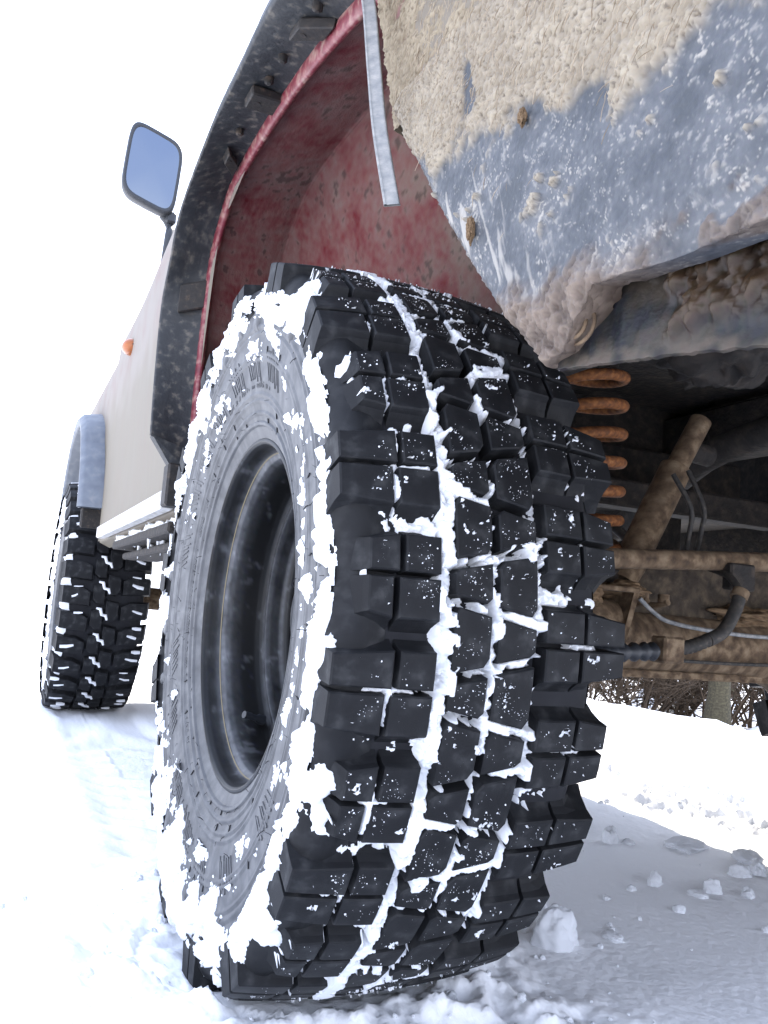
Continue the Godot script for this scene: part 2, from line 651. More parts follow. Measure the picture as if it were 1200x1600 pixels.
func rear_wheel(car: Node3D) -> void:
	var w := wheel_at(car, WC, "large rear mud tyre packed with snow, nearest the camera")
	tyre_carcass(w, false)
	rim(w)
	var L := PITCH * RR
	# shoulder blocks outside (x < 0): long and short pitches in turn; two rows, each split in two by a slit
	var outer := []
	for long in [true, false]:
		var xe := -0.145 if long else -0.119
		var scoop := 0.000 if long else 0.020
		var set_ := []
		for row in [[0.026, 0.350], [-0.380, -0.026]]:
			var a: float = row[0] * L
			var b: float = row[1] * L
			var up: bool = row[0] > 0
			var sh := 0.0035 if up else -0.0015
			var tip := 0.005
			set_.append(blk([Vector2(a, -0.0545), Vector2(b, -0.0545), Vector2(b, -0.0905 + sh), Vector2(a, -0.0905 + sh)], drafts(up, 0.003, 0.001)))
			set_.append(blk([Vector2(a, -0.0958 + sh), Vector2(b, -0.0958 + sh), Vector2(b - (tip if up else 0.0), xe), Vector2(a + (0.0 if up else tip), xe)], drafts(up, 0.001, scoop)))
		outer.append(set_)
	for k in PITCHES:
		for m in outer[k % 2]:
			var o := part("shoulder_block", m, M.rubber, w)
			o.rotation.x = -(PHASE + k * PITCH)
	# middle blocks between crossing grooves
	var mids := []
	for s in 2:
		for col in [[-0.0402, -0.0038], [0.0038, 0.0430]]:
			var p := []
			var shift := 0.0 if col[0] < 0 else 0.012
			for x in [col[0], col[1]]:
				var q: float = (x + 0.046) / 0.094
				var u := lerpf(0.12, 0.32, q)
				var d := lerpf(-0.17, -0.37, q)
				p.append([u, d])
			var hw := 0.050
			if s == 0:
				mids.append(blk(cut_corners([Vector2((p[0][1] + hw + shift) * L, col[0]), Vector2((p[0][0] - hw + shift) * L, col[0]), Vector2((p[1][0] - hw + shift) * L, col[1]), Vector2((p[1][1] + hw + shift) * L, col[1])]), [0.002, 0.002, 0.002, 0.002, 0.002, 0.002]))
			else:
				mids.append(blk(cut_corners([Vector2((p[0][0] + hw + shift) * L, col[0]), Vector2((p[0][1] + 1.0 - hw + shift) * L, col[0]), Vector2((p[1][1] + 1.0 - hw + shift) * L, col[1]), Vector2((p[1][0] + hw + shift) * L, col[1])]), [0.002, 0.002, 0.002, 0.002, 0.002, 0.002]))
	for k in PITCHES:
		for m in mids:
			var o := part("tread_block", m, M.rubber, w)
			o.rotation.x = -(PHASE + k * PITCH)
	# shoulder blocks inside (x > 0), half a pitch on
	var inner := []
	for long in [true, false]:
		var xe := 0.149 if long else 0.137
		var set_ := []
		for row in [[0.028, 0.325], [-0.325, -0.028]]:
			var a: float = row[0] * L
			var b: float = row[1] * L
			var up: bool = row[0] > 0
			var sh := 0.004 if up else 0.0
			set_.append(blk([Vector2(a, 0.0545), Vector2(b, 0.0545), Vector2(b, 0.0930 + sh), Vector2(a, 0.0930 + sh)], drafts(up, 0.002, 0.001)))
			set_.append(blk([Vector2(a, 0.0975 + sh), Vector2(b, 0.0975 + sh), Vector2(b - (0.006 if up else 0.0), xe), Vector2(a + (0.0 if up else 0.006), xe)], drafts(up, 0.001, 0.010)))
		inner.append(set_)
	for k in PITCHES:
		for m in inner[k % 2]:
			var o := part("inner_shoulder_block", m, M.rubber, w)
			o.rotation.x = -(PHASE + (k + 0.47) * PITCH)
	# smooth black shoulder into which the lugs run, waved with the long and short pitches
	var sp := [[-0.096, 0.4215], [-0.108, 0.4245], [-0.118, 0.4255], [-0.127, 0.4225], [-0.134, 0.4165], [-0.139, 0.409], [-0.1415, 0.4], [-0.1405, 0.391], [-0.136, 0.383], [-0.131, 0.378]]
	var SP := PackedVector3Array()
	for e in sp:
		for i in 561:
			var th := TAU * i / 560.0
			var wave := cos((th - PHASE) * PITCHES / 2.0)
			var k := smoothstep(-0.112, -0.132, e[0])
			var x: float = e[0] - 0.0025 * wave * k
			var rr: float = e[1] + 0.004 * wave * smoothstep(-0.105, -0.12, e[0]) * smoothstep(0.385, 0.41, e[1])
			SP.append(Vector3(x, rr * sin(th), rr * cos(th)))
	part("shoulder", grid(561, sp.size(), SP), M.rubber, w, "smooth black shoulder between lugs and sidewall")
	# side biters on the sidewall below the short pitches
	var biter := []
	for k in 2:
		var h := 0.30 if k == 0 else 0.42
		biter.append(side_lug(-h * L * 0.5, h * L * 0.5, 0.352 if k else 0.364, 0.398, 0.006))
	for k in PITCHES:
		var o := part("side_lug", biter[k % 2], M.sidewall, w)
		o.rotation.x = -(PHASE + k * PITCH)
	lettering(w)
	tread_snow(w)
	sidewall_snow(w)
	grains(w)
	whiskers(w)


func drafts(up: bool, first: float, last: float) -> Array:
	# edges in order: along x = first, the end at b, along x = last, the end at a
	return [first, 0.010 if up else 0.001, last, 0.001 if up else 0.014]


func cut_corners(q: Array) -> Array:
	# the two middle corners are nipped
	var out := []
	var n := q.size()
	for k in n:
		if k == 1 or k == 3:
			out.append(q[k].lerp(q[(k + n - 1) % n], 0.16))
			out.append(q[k].lerp(q[(k + 1) % n], 0.14))
		else:
			out.append(q[k])
	return out


func side_x(r: float) -> float:
	for k in range(2, PROFILE.size() - 1):
		if r <= PROFILE[k][1] and r >= PROFILE[k + 1][1]:
			return lerpf(PROFILE[k][0], PROFILE[k + 1][0], (PROFILE[k][1] - r) / (PROFILE[k][1] - PROFILE[k + 1][1]))
	return 0.13


func side_lug(a: float, b: float, r0: float, r1: float, h: float) -> ArrayMesh:
	var P := PackedVector3Array()
	var nu := 9
	var nv := 9
	for j in nv:
		for i in nu:
			var u := i / (nu - 1.0)
			var v := j / (nv - 1.0)
			var edge := minf(minf(u, 1 - u), minf(v, 1 - v))
			var lift := h * smoothstep(0.0, 0.2, edge) - 0.002
			var r := lerpf(r0, r1, v)
			var ang := lerpf(a, b, 0.5 + (u - 0.5) * lerpf(0.75, 1.0, v)) / RR
			P.append(Vector3(-(side_x(r) + lift), r * sin(ang), r * cos(ang)))
	return grid(nu, nv, P)


func bar_on_side(st: SurfaceTool, ang: float, r: float, da: float, dr: float, wide: float, h := 0.0011) -> void:
	# a raised line on the outer sidewall from (ang, r) to (ang + da, r + dr)
	var p0 := Vector2(r * cos(ang), r * sin(ang))
	var p1 := Vector2((r + dr) * cos(ang + da), (r + dr) * sin(ang + da))
	var t := (p1 - p0).normalized()
	var s := Vector2(-t.y, t.x) * wide * 0.5
	var q := []
	for e in [p0 + s, p1 + s, p1 - s, p0 - s]:
		q.append(Vector3(-(side_x(e.length()) + h), e.y, e.x))
	var low := []
	for v in q:
		low.append(v + Vector3(0.003, 0, 0))
	var mid: Vector3 = (q[0] + q[2] + low[0] + low[2]) / 4.0
	face(st, q, mid)
	for k in 4:
		face(st, [q[k], q[(k + 1) % 4], low[(k + 1) % 4], low[k]], mid)


func lettering(w: Node3D) -> void:
	# worn raised marks: small ones in rings near the bead, big slanted outlines higher up
	var st := new_st()
	st.set_smooth_group(-1)
	for grp in [[2.5, 3.55, 0.262, 0.0065], [4.1, 4.55, 0.30, 0.006], [3.75, 4.0, 0.262, 0.005], [1.2, 1.9, 0.285, 0.006]]:
		var a: float = grp[0]
		while a < grp[1]:
			var hgt: float = grp[3]
			if rng.randf() < 0.85:
				bar_on_side(st, a, grp[2], rng.randf_range(-0.004, 0.006), hgt * rng.randf_range(0.5, 1.0), 0.0013)
				if rng.randf() < 0.6:
					bar_on_side(st, a, grp[2] + (hgt if rng.randf() < 0.5 else 0.0), 0.011, 0.0, 0.0013)
			a += 0.0165 if rng.randf() < 0.85 else 0.045
	part("moulded_marks", st.commit(), M.sidewall, w)
	st = new_st()
	for c in [1.05, 1.35, 1.62, 1.95, 2.2, 2.45, 2.75, 3.3, 3.6, 4.0, 4.3, 4.6, 5.0, 5.5]:
		for k in 4:
			bar_on_side(st, c + k * 0.028, 0.292 + 0.006 * (k % 2), 0.05, 0.036, 0.0022, 0.0016)
		for k in 3:
			bar_on_side(st, c + 0.16 + k * 0.03, 0.330, -0.06, -0.034, 0.0022, 0.0016)
	part("moulded_chevrons", st.commit(), M.sidewall, w)
	# short ticks across the rings
	st = new_st()
	for k in 30:
		var a := k * TAU / 30 + rng.randf_range(-0.03, 0.03)
		for r in [0.244, 0.264, 0.33]:
			if rng.randf() < 0.6:
				bar_on_side(st, a, r - 0.005, 0.0, 0.010, 0.0011, 0.0018)
	part("moulded_ticks", st.commit(), M.whisker, w).set_meta("kind", "stuff")


func rim(w: Node3D) -> void:
	var prof := [[-0.1078, 0.2245], [-0.1108, 0.222], [-0.1113, 0.2185], [-0.1083, 0.2155], [-0.1023, 0.2135], [-0.0913, 0.2115], [-0.0853, 0.2095], [-0.0823, 0.206], [-0.0793, 0.2015], [-0.0713, 0.1985], [-0.0563, 0.1965], [-0.0363, 0.195], [-0.0283, 0.193], [-0.0233, 0.187], [-0.0248, 0.1805], [-0.0168, 0.178], [-0.0048, 0.177], [0.0002, 0.173], [0.0052, 0.166], [0.0332, 0.163], [0.0482, 0.155], [0.0512, 0.12], [0.0432, 0.085], [0.0432, 0.055]]
	var P := PackedVector3Array()
	var C := PackedColorArray()
	var tone := [[0.0, 0.02], [0.18, 0.018], [0.22, 0.05], [0.25, 0.12], [0.285, 0.25], [0.33, 0.20], [0.40, 0.06], [0.44, 0.016], [0.53, 0.014], [0.56, 0.10], [0.60, 0.16], [0.64, 0.07], [0.70, 0.06], [0.73, 0.14], [0.76, 0.015], [1.0, 0.015]]  # highlights and dark steps of the dish, painted along the profile
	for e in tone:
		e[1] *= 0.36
	var many := 110
	for j in many:
		var f := j / (many - 1.0) * (prof.size() - 1)
		var a: Array = prof[mini(int(f), prof.size() - 2)]
		var b: Array = prof[mini(int(f), prof.size() - 2) + 1]
		var x := lerpf(a[0], b[0], f - mini(int(f), prof.size() - 2))
		var r := lerpf(a[1], b[1], f - mini(int(f), prof.size() - 2))
		for i in 241:
			var th := TAU * i / 240.0
			var p := Vector3(x, r * sin(th), r * cos(th))
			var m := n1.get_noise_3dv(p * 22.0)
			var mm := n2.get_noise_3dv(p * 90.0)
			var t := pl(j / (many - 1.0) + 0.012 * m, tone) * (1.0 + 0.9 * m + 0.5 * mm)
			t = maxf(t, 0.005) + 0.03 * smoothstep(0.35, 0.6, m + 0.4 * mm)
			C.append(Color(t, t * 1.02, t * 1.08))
			P.append(p)
	part("rim", grid(241, many, P, C), M.rim, w, "black dish of the steel rim with painted highlight rings and mottled grey dust")
	part("pinstripe", lathe([[-0.0856, 0.2082], [-0.0846, 0.2072]], 200), M.pinstripe, w)
	part("hub_cap", lathe([[0.032, 0.06], [-0.01, 0.055], [-0.03, 0.045], [-0.034, 0.0001]], 40), M.rim_plain, w)
	for k in 5:
		var a := k * TAU / 5
		part("wheel_nut", tube_mesh(PackedVector3Array([Vector3(0.04, 0.085 * sin(a), 0.085 * cos(a)), Vector3(0.005, 0.085 * sin(a), 0.085 * cos(a))]), [0.011], 6), M.rim_plain, w)
	# valve stem: rubber foot, thin neck, cap
	var p0 := Vector3(-0.036, -0.1515, -0.1085)
	var ax := Vector3(-0.9, 0.25, 0.3).normalized()
	part("valve_stem", tube_mesh(PackedVector3Array([p0, p0 + ax * 0.008, p0 + ax * 0.012, p0 + ax * 0.022, p0 + ax * 0.0225, p0 + ax * 0.034]), [0.0075, 0.007, 0.0045, 0.0042, 0.0055, 0.0052], 10), M.black, w)


func wrap1(v: float) -> float:
	return absf(v - roundf(v))


func tread_snow(w: Node3D) -> void:
	# packed snow: a sheet between groove floor and block tops, hidden where it dips under the rubber
	var nu := 1180
	var nv := 206
	var P := PackedVector3Array()
	var K := PackedByteArray()
	var L := PITCH * RR
	for j in nv:
		var x := lerpf(-0.142, 0.148, j / (nv - 1.0))
		var fl := floor_r(x)
		var tp := crown(x)
		for i in nu:
			var th := lerpf(-1.9, 2.0, i / (nu - 1.0))
			var q := Vector3(x, RR * sin(th), RR * cos(th))
			var a := n1.get_noise_3dv(q * 16.0)
			var b := n2.get_noise_3dv(q * 70.0)
			var c := n3.get_noise_3dv(q * 260.0)
			var u := (th - PHASE) / PITCH
			var f := 0.42
			var big := n3.get_noise_3dv(q * 9.0 + Vector3(2, 9, 4))
			var some := smoothstep(-0.16, 0.14, big + 0.55 * b + 0.3 * a - 0.16 * smoothstep(0.5, 1.0, th))
			var fat := smoothstep(0.22, 0.48, n3.get_noise_3dv(q * 17.0 + Vector3(8, 1, 6)) + 0.25 * b)
			var solid := false          # on a block, away from its edges
			if absf(x) < 0.056:
				var g := 0.0
				var ga := groove(absf(x + 0.047), 0.0070)
				var gb := groove(absf(x), 0.0045)
				var gc := groove(absf(x - 0.0485), 0.006)
				var t := clampf((x + 0.046) / 0.094, 0, 1)
				var ds := minf(wrap1(u - lerpf(0.12, 0.32, t) - (0.012 if x > 0 else 0.0)), wrap1(u - lerpf(-0.17, -0.37, t) - (0.012 if x > 0 else 0.0))) * L
				var gd := groove(ds, 0.0048)
				g = maxf(maxf((0.55 + 0.45 * some) * ga * 1.08, some * 1.0 * gb), maxf(0.42 * gc * some, some * 1.02 * gd))
				solid = maxf(maxf(ga, gb), maxf(gc, gd)) < 0.02
				var wide := maxf(groove(absf(x + 0.047), 0.011), maxf(groove(absf(x), 0.008) * some, groove(ds, 0.0085) * some))
				f = 0.16 + 0.66 * g + 0.62 * a + 0.34 * b + 0.10 * c + 0.45 * fat * wide
				if fat * wide > 0.55:
					f = minf(maxf(f, 1.03 + 0.12 * fat * wide + 0.10 * b), 1.16)
					solid = true
			elif x < 0:
				var su := u - roundf(u)
				var slit := groove(absf(x + 0.0932), 0.0028)
				solid = absf(su) > 0.06 and absf(su) < 0.28 and slit < 0.02 and x > -0.125
				var g := maxf(0.62 * groove(absf(su) * L, 0.0026) * some, 0.78 * slit * some)
				if absf(su) > 0.33:
					g = 0.12 * some + 0.5 * some * smoothstep(-0.075, -0.054, x)
				f = 0.02 + g + 0.50 * a + 0.26 * b + 0.08 * c
				f *= smoothstep(-0.139, -0.118, x)
			else:
				var su := u - 0.47 - roundf(u - 0.47)
				var slit := groove(absf(x - 0.0953), 0.0028)
				solid = absf(su) > 0.06 and absf(su) < 0.30 and slit < 0.02 and x < 0.13 and x > 0.06
				var g := maxf(0.42 * groove(absf(su) * L, 0.0026) * some, 0.35 * slit * some)
				if absf(su) > 0.37:
					g = 0.55 * smoothstep(0.35, 0.75, some) * (1.0 - smoothstep(0.078, 0.098, x)) * smoothstep(-0.1, 0.1, n3.get_noise_3dv(q * 11.0))
				f = 0.02 + g + 0.42 * a + 0.24 * b + 0.08 * c
				f *= 1.0 - smoothstep(0.118, 0.140, x)
			# crumbs lying on the block tops; elsewhere the snow stays below them
			if solid:
				var lie := b + 0.6 * c + 0.55 * a
				if lie > 0.62:
					f = maxf(f, 1.0 + 0.10 * (lie - 0.62) / 0.2)
				f = minf(f, 1.10 + 0.05 * b)
			else:
				f = minf(f, 0.93 + 0.10 * b + 0.05 * c)
			var r := fl - 0.003 + f * (tp + 0.003 - fl)
			P.append(Vector3(x, r * sin(th), r * cos(th)))
			K.append(1 if f > 0.22 else 0)
	var o := part("packed_snow", grid(nu, nv, P, PackedColorArray(), K), M.packed, w, "snow packed into the tread grooves")
	o.set_meta("kind", "stuff")


func groove(d: float, half: float) -> float:
	return 1.0 - smoothstep(half * 0.75, half * 1.5, d)


func sidewall_snow(w: Node3D) -> void:
	var nu := 900
	var nv := 90
	var P := PackedVector3Array()
	var K := PackedByteArray()
	# profile from high on the sidewall out over the shoulder to the ends of the blocks
	var prof := []
	for k in nv:
		var r := lerpf(0.29, 0.424, k / (nv - 1.0))
		var x := side_x(minf(r, 0.4195)) if r < 0.413 else lerpf(0.122, 0.106, (r - 0.413) / 0.011)
		prof.append([x + 0.0025 + 0.0075 * smoothstep(0.374, 0.392, r), r])
	for j in nv:
		var x: float = prof[j][0]
		var r: float = prof[j][1]
		var j0 := maxi(j - 1, 0)
		var j1 := mini(j + 1, nv - 1)
		var t := Vector2(prof[j1][0] - prof[j0][0], prof[j1][1] - prof[j0][1]).normalized()
		var nrm := Vector2(t.y, -t.x)          # outwards: +x here means away from the middle
		for i in nu:
			var th := TAU * i / (nu - 1.0)
			var q := Vector3(x, r * sin(th), r * cos(th))
			var a := n1.get_noise_3dv(q * 13.0 + Vector3(5, 1, 2))
			var b := n2.get_noise_3dv(q * 42.0)
			var c := n3.get_noise_3dv(q * 170.0)
			# where the band begins: high on most of the wheel, lower down at its foot
			var foot := exp(-pow((wrapf(th, 0, TAU) - 4.35) / 0.55, 2.0))
			var begin := lerpf(0.362, 0.302, foot)
			var away := 0.42 * exp(-pow(wrapf(th - 3.25, -PI, PI) / 0.75, 2.0))
			var full := smoothstep(begin, begin + 0.020, r + 0.018 * a + 0.010 * b) * (1.0 - smoothstep(0.394, 0.410, r + 0.026 * a + 0.014 * b) * lerpf(0.98, 0.35, smoothstep(0.05, 0.3, a)))
			var near := maxf(exp(-pow(wrapf(th + 0.15, -PI, PI) / 1.25, 2.0)), maxf(foot, 0.75 * exp(-pow(wrapf(th - 2.6, -PI, PI) / 0.9, 2.0))))
			var f := -0.56 + full * (0.54 + 0.44 * near) + 1.25 * a + 0.75 * b + 0.28 * c - away
			f = clampf(f, -0.3, 0.62 + 0.12 * b)
			var h := f * 0.013
			P.append(Vector3(-(x + nrm.x * h), (r + nrm.y * h) * sin(th), (r + nrm.y * h) * cos(th)))
			K.append(1 if f > -0.12 else 0)
	var o := part("packed_snow", grid(nu, nv, P, PackedColorArray(), K), M.packed, w, "snow caked along the outer shoulder and sidewall")
	o.set_meta("kind", "stuff")


func on_block(x: float, th: float) -> bool:
	var u := (th - PHASE) / PITCH
	var L := PITCH * RR
	if absf(x) < 0.050:
		var t := clampf((x + 0.046) / 0.094, 0, 1)
		var o := 0.012 if x > 0 else 0.0
		var ds := minf(wrap1(u - lerpf(0.12, 0.32, t) - o), wrap1(u - lerpf(-0.17, -0.37, t) - o)) * L
		return ds > 0.007 and absf(x) > 0.006 and x > -0.038 and x < 0.041
	if x < 0:
		var su := u - roundf(u)
		return x > -0.119 and x < -0.057 and absf(su) > 0.045 and absf(su) < 0.29 and absf(x + 0.0932) > 0.005
	var si := u - 0.47 - roundf(u - 0.47)
	return x < 0.132 and x > 0.057 and absf(si) > 0.045 and absf(si) < 0.29 and absf(x - 0.0953) > 0.005


func grain_mesh() -> ArrayMesh:
	var st := new_st()
	st.set_smooth_group(-1)
	var v := [Vector3(0, 1, 0.1), Vector3(0.9, 0.1, 0), Vector3(0.1, 0, 0.8), Vector3(-0.8, 0.15, 0.1), Vector3(0, -0.1, -0.95), Vector3(0.1, -0.8, 0)]
	for f in [[0, 1, 2], [0, 2, 3], [0, 3, 4], [0, 4, 1], [5, 1, 2], [5, 2, 3], [5, 3, 4], [5, 4, 1]]:
		face(st, [v[f[0]], v[f[1]], v[f[2]]], Vector3.ZERO)
	st.generate_normals()
	return st.commit()


func scatter(called: String, mesh: Mesh, material: Material, spots: Array, parent: Node3D, label := "", colors := []) -> MultiMeshInstance3D:
	var mm := MultiMesh.new()
	mm.transform_format = MultiMesh.TRANSFORM_3D
	mm.use_colors = colors.size() > 0
	mm.mesh = mesh
	mm.instance_count = spots.size()
	for k in spots.size():
		mm.set_instance_transform(k, spots[k])
		if colors.size():
			mm.set_instance_color(k, colors[k])
	var o := MultiMeshInstance3D.new()
	o.name = numbered(called, parent)
	o.multimesh = mm
	o.material_override = material
	parent.add_child(o, true)
	o.set_meta("kind", "stuff")
	if label:
		o.set_meta("label", label)
	return o


func grains(w: Node3D) -> void:
	var spots := []
	while spots.size() < 2300:
		var x := rng.randf_range(-0.148, 0.146)
		var th := rng.randf_range(-1.5, 1.8)
		var q := Vector3(x, RR * sin(th), RR * cos(th))
		var d := n1.get_noise_3dv(q * 20.0) + 0.6 * n2.get_noise_3dv(q * 60.0)
		if rng.randf() > (1.0 if x < 0.05 else 0.5) * (1.0 if th > -0.6 else 0.55):
			continue
		if d + rng.randf_range(-0.55, 0.05) < 0.0:
			continue
		if not on_block(x, th):
			continue
		var r := crown(x) + 0.0002
		var s := 0.00028 + 0.0009 * pow(rng.randf(), 5.0)
		var b := Basis.from_euler(Vector3(rng.randf() * TAU, rng.randf() * TAU, rng.randf() * TAU)).scaled(Vector3(s, s, s) * rng.randf_range(0.7, 1.4))
		spots.append(Transform3D(b, Vector3(x, r * sin(th), r * cos(th))))
	scatter("snow_grains", grain_mesh(), M.packed, spots, w)


func whiskers(w: Node3D) -> void:
	var m := tube_mesh(PackedVector3Array([Vector3.ZERO, Vector3(0.1, 0.55, 0), Vector3(0, 1, 0.05)]), [0.05, 0.045, 0.03], 4)
	var spots := []
	for k in 190:
		var th := rng.randf() * TAU
		var r: float = [0.243, 0.258, 0.272, 0.30, 0.327, 0.355, 0.385][rng.randi() % 7] + rng.randf_range(-0.003, 0.003)
		var s := rng.randf_range(0.005, 0.011)
		var dir := Vector3(-0.6, rng.randf_range(-1, 1), rng.randf_range(-1, 1)).normalized()
		var side := dir.cross(Vector3(0.3, 0.5, 0.8)).normalized()
		spots.append(Transform3D(Basis(side * s, dir * s, side.cross(dir) * s), Vector3(-side_x(r), r * sin(th), r * cos(th))))
	scatter("rubber_whiskers", m, M.whisker, spots, w)


func front_wheel(car: Node3D) -> void:
	var w := wheel_at(car, Vector3(-0.038, 0.432, -2.548), "front tyre with rounded lugs and snow-filled sipes")
	tyre_carcass(w, false)
	part("rim", lathe([[-0.127, 0.225], [-0.13, 0.218], [-0.11, 0.21], [-0.09, 0.198], [-0.04, 0.18], [0.03, 0.15], [0.03, 0.05]], 60), M.rim_plain, w)
	var n := 30
	var L := TAU / n * RR
	var shapes := []
	for s in [-1.0, 1.0]:
		shapes.append([blk([Vector2(-0.36 * L, s * 0.055), Vector2(0.16 * L, s * 0.055), Vector2(0.34 * L, s * 0.085), Vector2(0.36 * L, s * 0.146), Vector2(-0.30 * L, s * 0.146), Vector2(-0.34 * L, s * 0.085)], [0.003, 0.004, 0.004, 0.012, 0.004, 0.004]), 0.0 if s < 0 else 0.5, "shoulder_block"])
	for s in [-1.0, 1.0]:
		shapes.append([blk([Vector2(-0.42 * L, s * 0.004 - 0.002), Vector2(0.38 * L, s * 0.004 - 0.002), Vector2(0.30 * L, s * 0.044), Vector2(-0.26 * L, s * 0.046), Vector2(-0.40 * L, s * 0.03)], [0.001, 0.003, 0.003, 0.003, 0.003]), 0.15 if s < 0 else 0.5, "tread_block"])
	for k in n:
		for sh in shapes:
			var o := part(sh[2], sh[0], M.rubber, w)
			o.rotation.x = -((k + sh[1]) * TAU / n)
	# snow in the sipes and on the edges of the lugs
	var st := new_st()
	for k in n:
		for side in [[-1.0, 0.0], [1.0, 0.5]]:
			var th0: float = (k + side[1]) * TAU / n
			if rng.randf() < 0.85:
				var xa: float = side[0] * rng.randf_range(0.085, 0.10)
				var xb: float = side[0] * rng.randf_range(0.115, 0.138)
				snow_strip(st, [[xa, th0 + 0.01], [lerpf(xa, xb, 0.5), th0 + rng.randf_range(-0.01, 0.0)], [xb, th0 - 0.012]], rng.randf_range(0.004, 0.0075))
			if rng.randf() < 0.6:
				var e: float = side[0] * rng.randf_range(0.06, 0.12)
				snow_strip(st, [[e, th0 + 0.075], [e + side[0] * 0.012, th0 + 0.072], [e + side[0] * 0.03, th0 + 0.07]], rng.randf_range(0.002, 0.009))
		var c := (k + 0.33) * TAU / n
		if k % 2 == 0 or rng.randf() < 0.6:
			snow_strip(st, [[-0.03, c + 0.05], [-0.016, c + 0.045], [-0.010, c + 0.0], [0.004, c - 0.005], [0.01, c - 0.04]], 0.0065)
	part("packed_snow", st.commit(), M.packed, w, "snow in the sipes of the front tyre").set_meta("kind", "stuff")
	# caked snow on its outer side
	var P := PackedVector3Array()
	var K := PackedByteArray()
	var nu := 260
	var nv := 30
	for j in nv:
		var r := lerpf(0.33, 0.418, j / (nv - 1.0))
		for i in nu:
			var th := TAU * i / (nu - 1.0)
			var q := Vector3(0, r * sin(th), r * cos(th))
			var f := -0.1 + smoothstep(0.34, 0.37, r) * 0.5 + 0.9 * n1.get_noise_3dv(q * 14.0) + 0.4 * n2.get_noise_3dv(q * 45.0)
			f = clampf(f, -0.3, 0.7)
			P.append(Vector3(-(side_x(r) + 0.002 + f * 0.02), q.y, q.z))
			K.append(1 if f > -0.1 else 0)
	part("packed_snow", grid(nu, nv, P, PackedColorArray(), K), M.packed, w, "snow caked on the front tyre's outer side").set_meta("kind", "stuff")


func snow_strip(st: SurfaceTool, pts: Array, wide: float) -> void:
	var path := PackedVector3Array()
	for p in pts:
		var r := crown(p[0])
		path.append(Vector3(p[0], r * sin(p[1]), r * cos(p[1])))
	tube(st, path, [wide * 0.6, wide, wide * 0.9, wide, wide * 0.6], 6)


func far_wheels(car: Node3D) -> void:
	for z in [0.0, -2.548]:
		var w := wheel_at(car, Vector3(1.37, 0.438, z), "tyre on the far side of the car")
		w.rotation.y = PI
		tyre_carcass(w, true)
		part("rim", lathe([[-0.127, 0.225], [-0.13, 0.218], [-0.09, 0.198], [0.03, 0.15], [0.03, 0.05]], 60), M.rim_plain, w)
		var L := TAU / 24.0 * RR
		var m1 := blk([Vector2(-0.33 * L, -0.148), Vector2(0.33 * L, -0.148), Vector2(0.33 * L, -0.01), Vector2(-0.33 * L, -0.01)], [0.008, 0.003, 0.002, 0.003])
		var m2 := blk([Vector2(-0.33 * L, 0.01), Vector2(0.33 * L, 0.01), Vector2(0.33 * L, 0.148), Vector2(-0.33 * L, 0.148)], [0.002, 0.003, 0.008, 0.003])
		for k in 24:
			for e in [[m1, 0.0], [m2, 0.5]]:
				part("tread_block", e[0], M.rubber, w).rotation.x = -((k + e[1]) * TAU / 24.0)


# ---------------------------------------------------------------- bodywork
# rails of the rear wheel arch as [z, y], from behind the axle over the top and down in front
const ARCH_IN := [[0.44, 1.06], [0.248, 1.125], [-0.008, 1.17], [-0.313, 1.178], [-0.413, 1.138], [-0.468, 1.085], [-0.487, 1.004], [-0.495, 0.86], [-0.49, 0.70]]
const ARCH_OUT := [[0.44, 1.07], [0.165, 1.154], [-0.02, 1.164], [-0.193, 1.166], [-0.404, 1.128], [-0.470, 1.055], [-0.514, 0.985], [-0.505, 0.86], [-0.478, 0.735]]


func rail(pts: Array, t: float, smooth := true) -> Vector2:
	var f := clampf(t, 0, 1) * (pts.size() - 1)
	var i := mini(int(f), pts.size() - 2)
	var g := func(k: int) -> Vector2:
		var p: Array = pts[clampi(k, 0, pts.size() - 1)]
		return Vector2(p[0], p[1])
	if not smooth:
		return g.call(i).lerp(g.call(i + 1), f - i)
	return g.call(i).cubic_interpolate(g.call(i + 1), g.call(i - 1), g.call(i + 2), f - i)


func world_part(called: String, mesh: Mesh, material: Material, car: Node3D, label := "") -> MeshInstance3D:
	return part(called, mesh, material, car, label, -BASE)


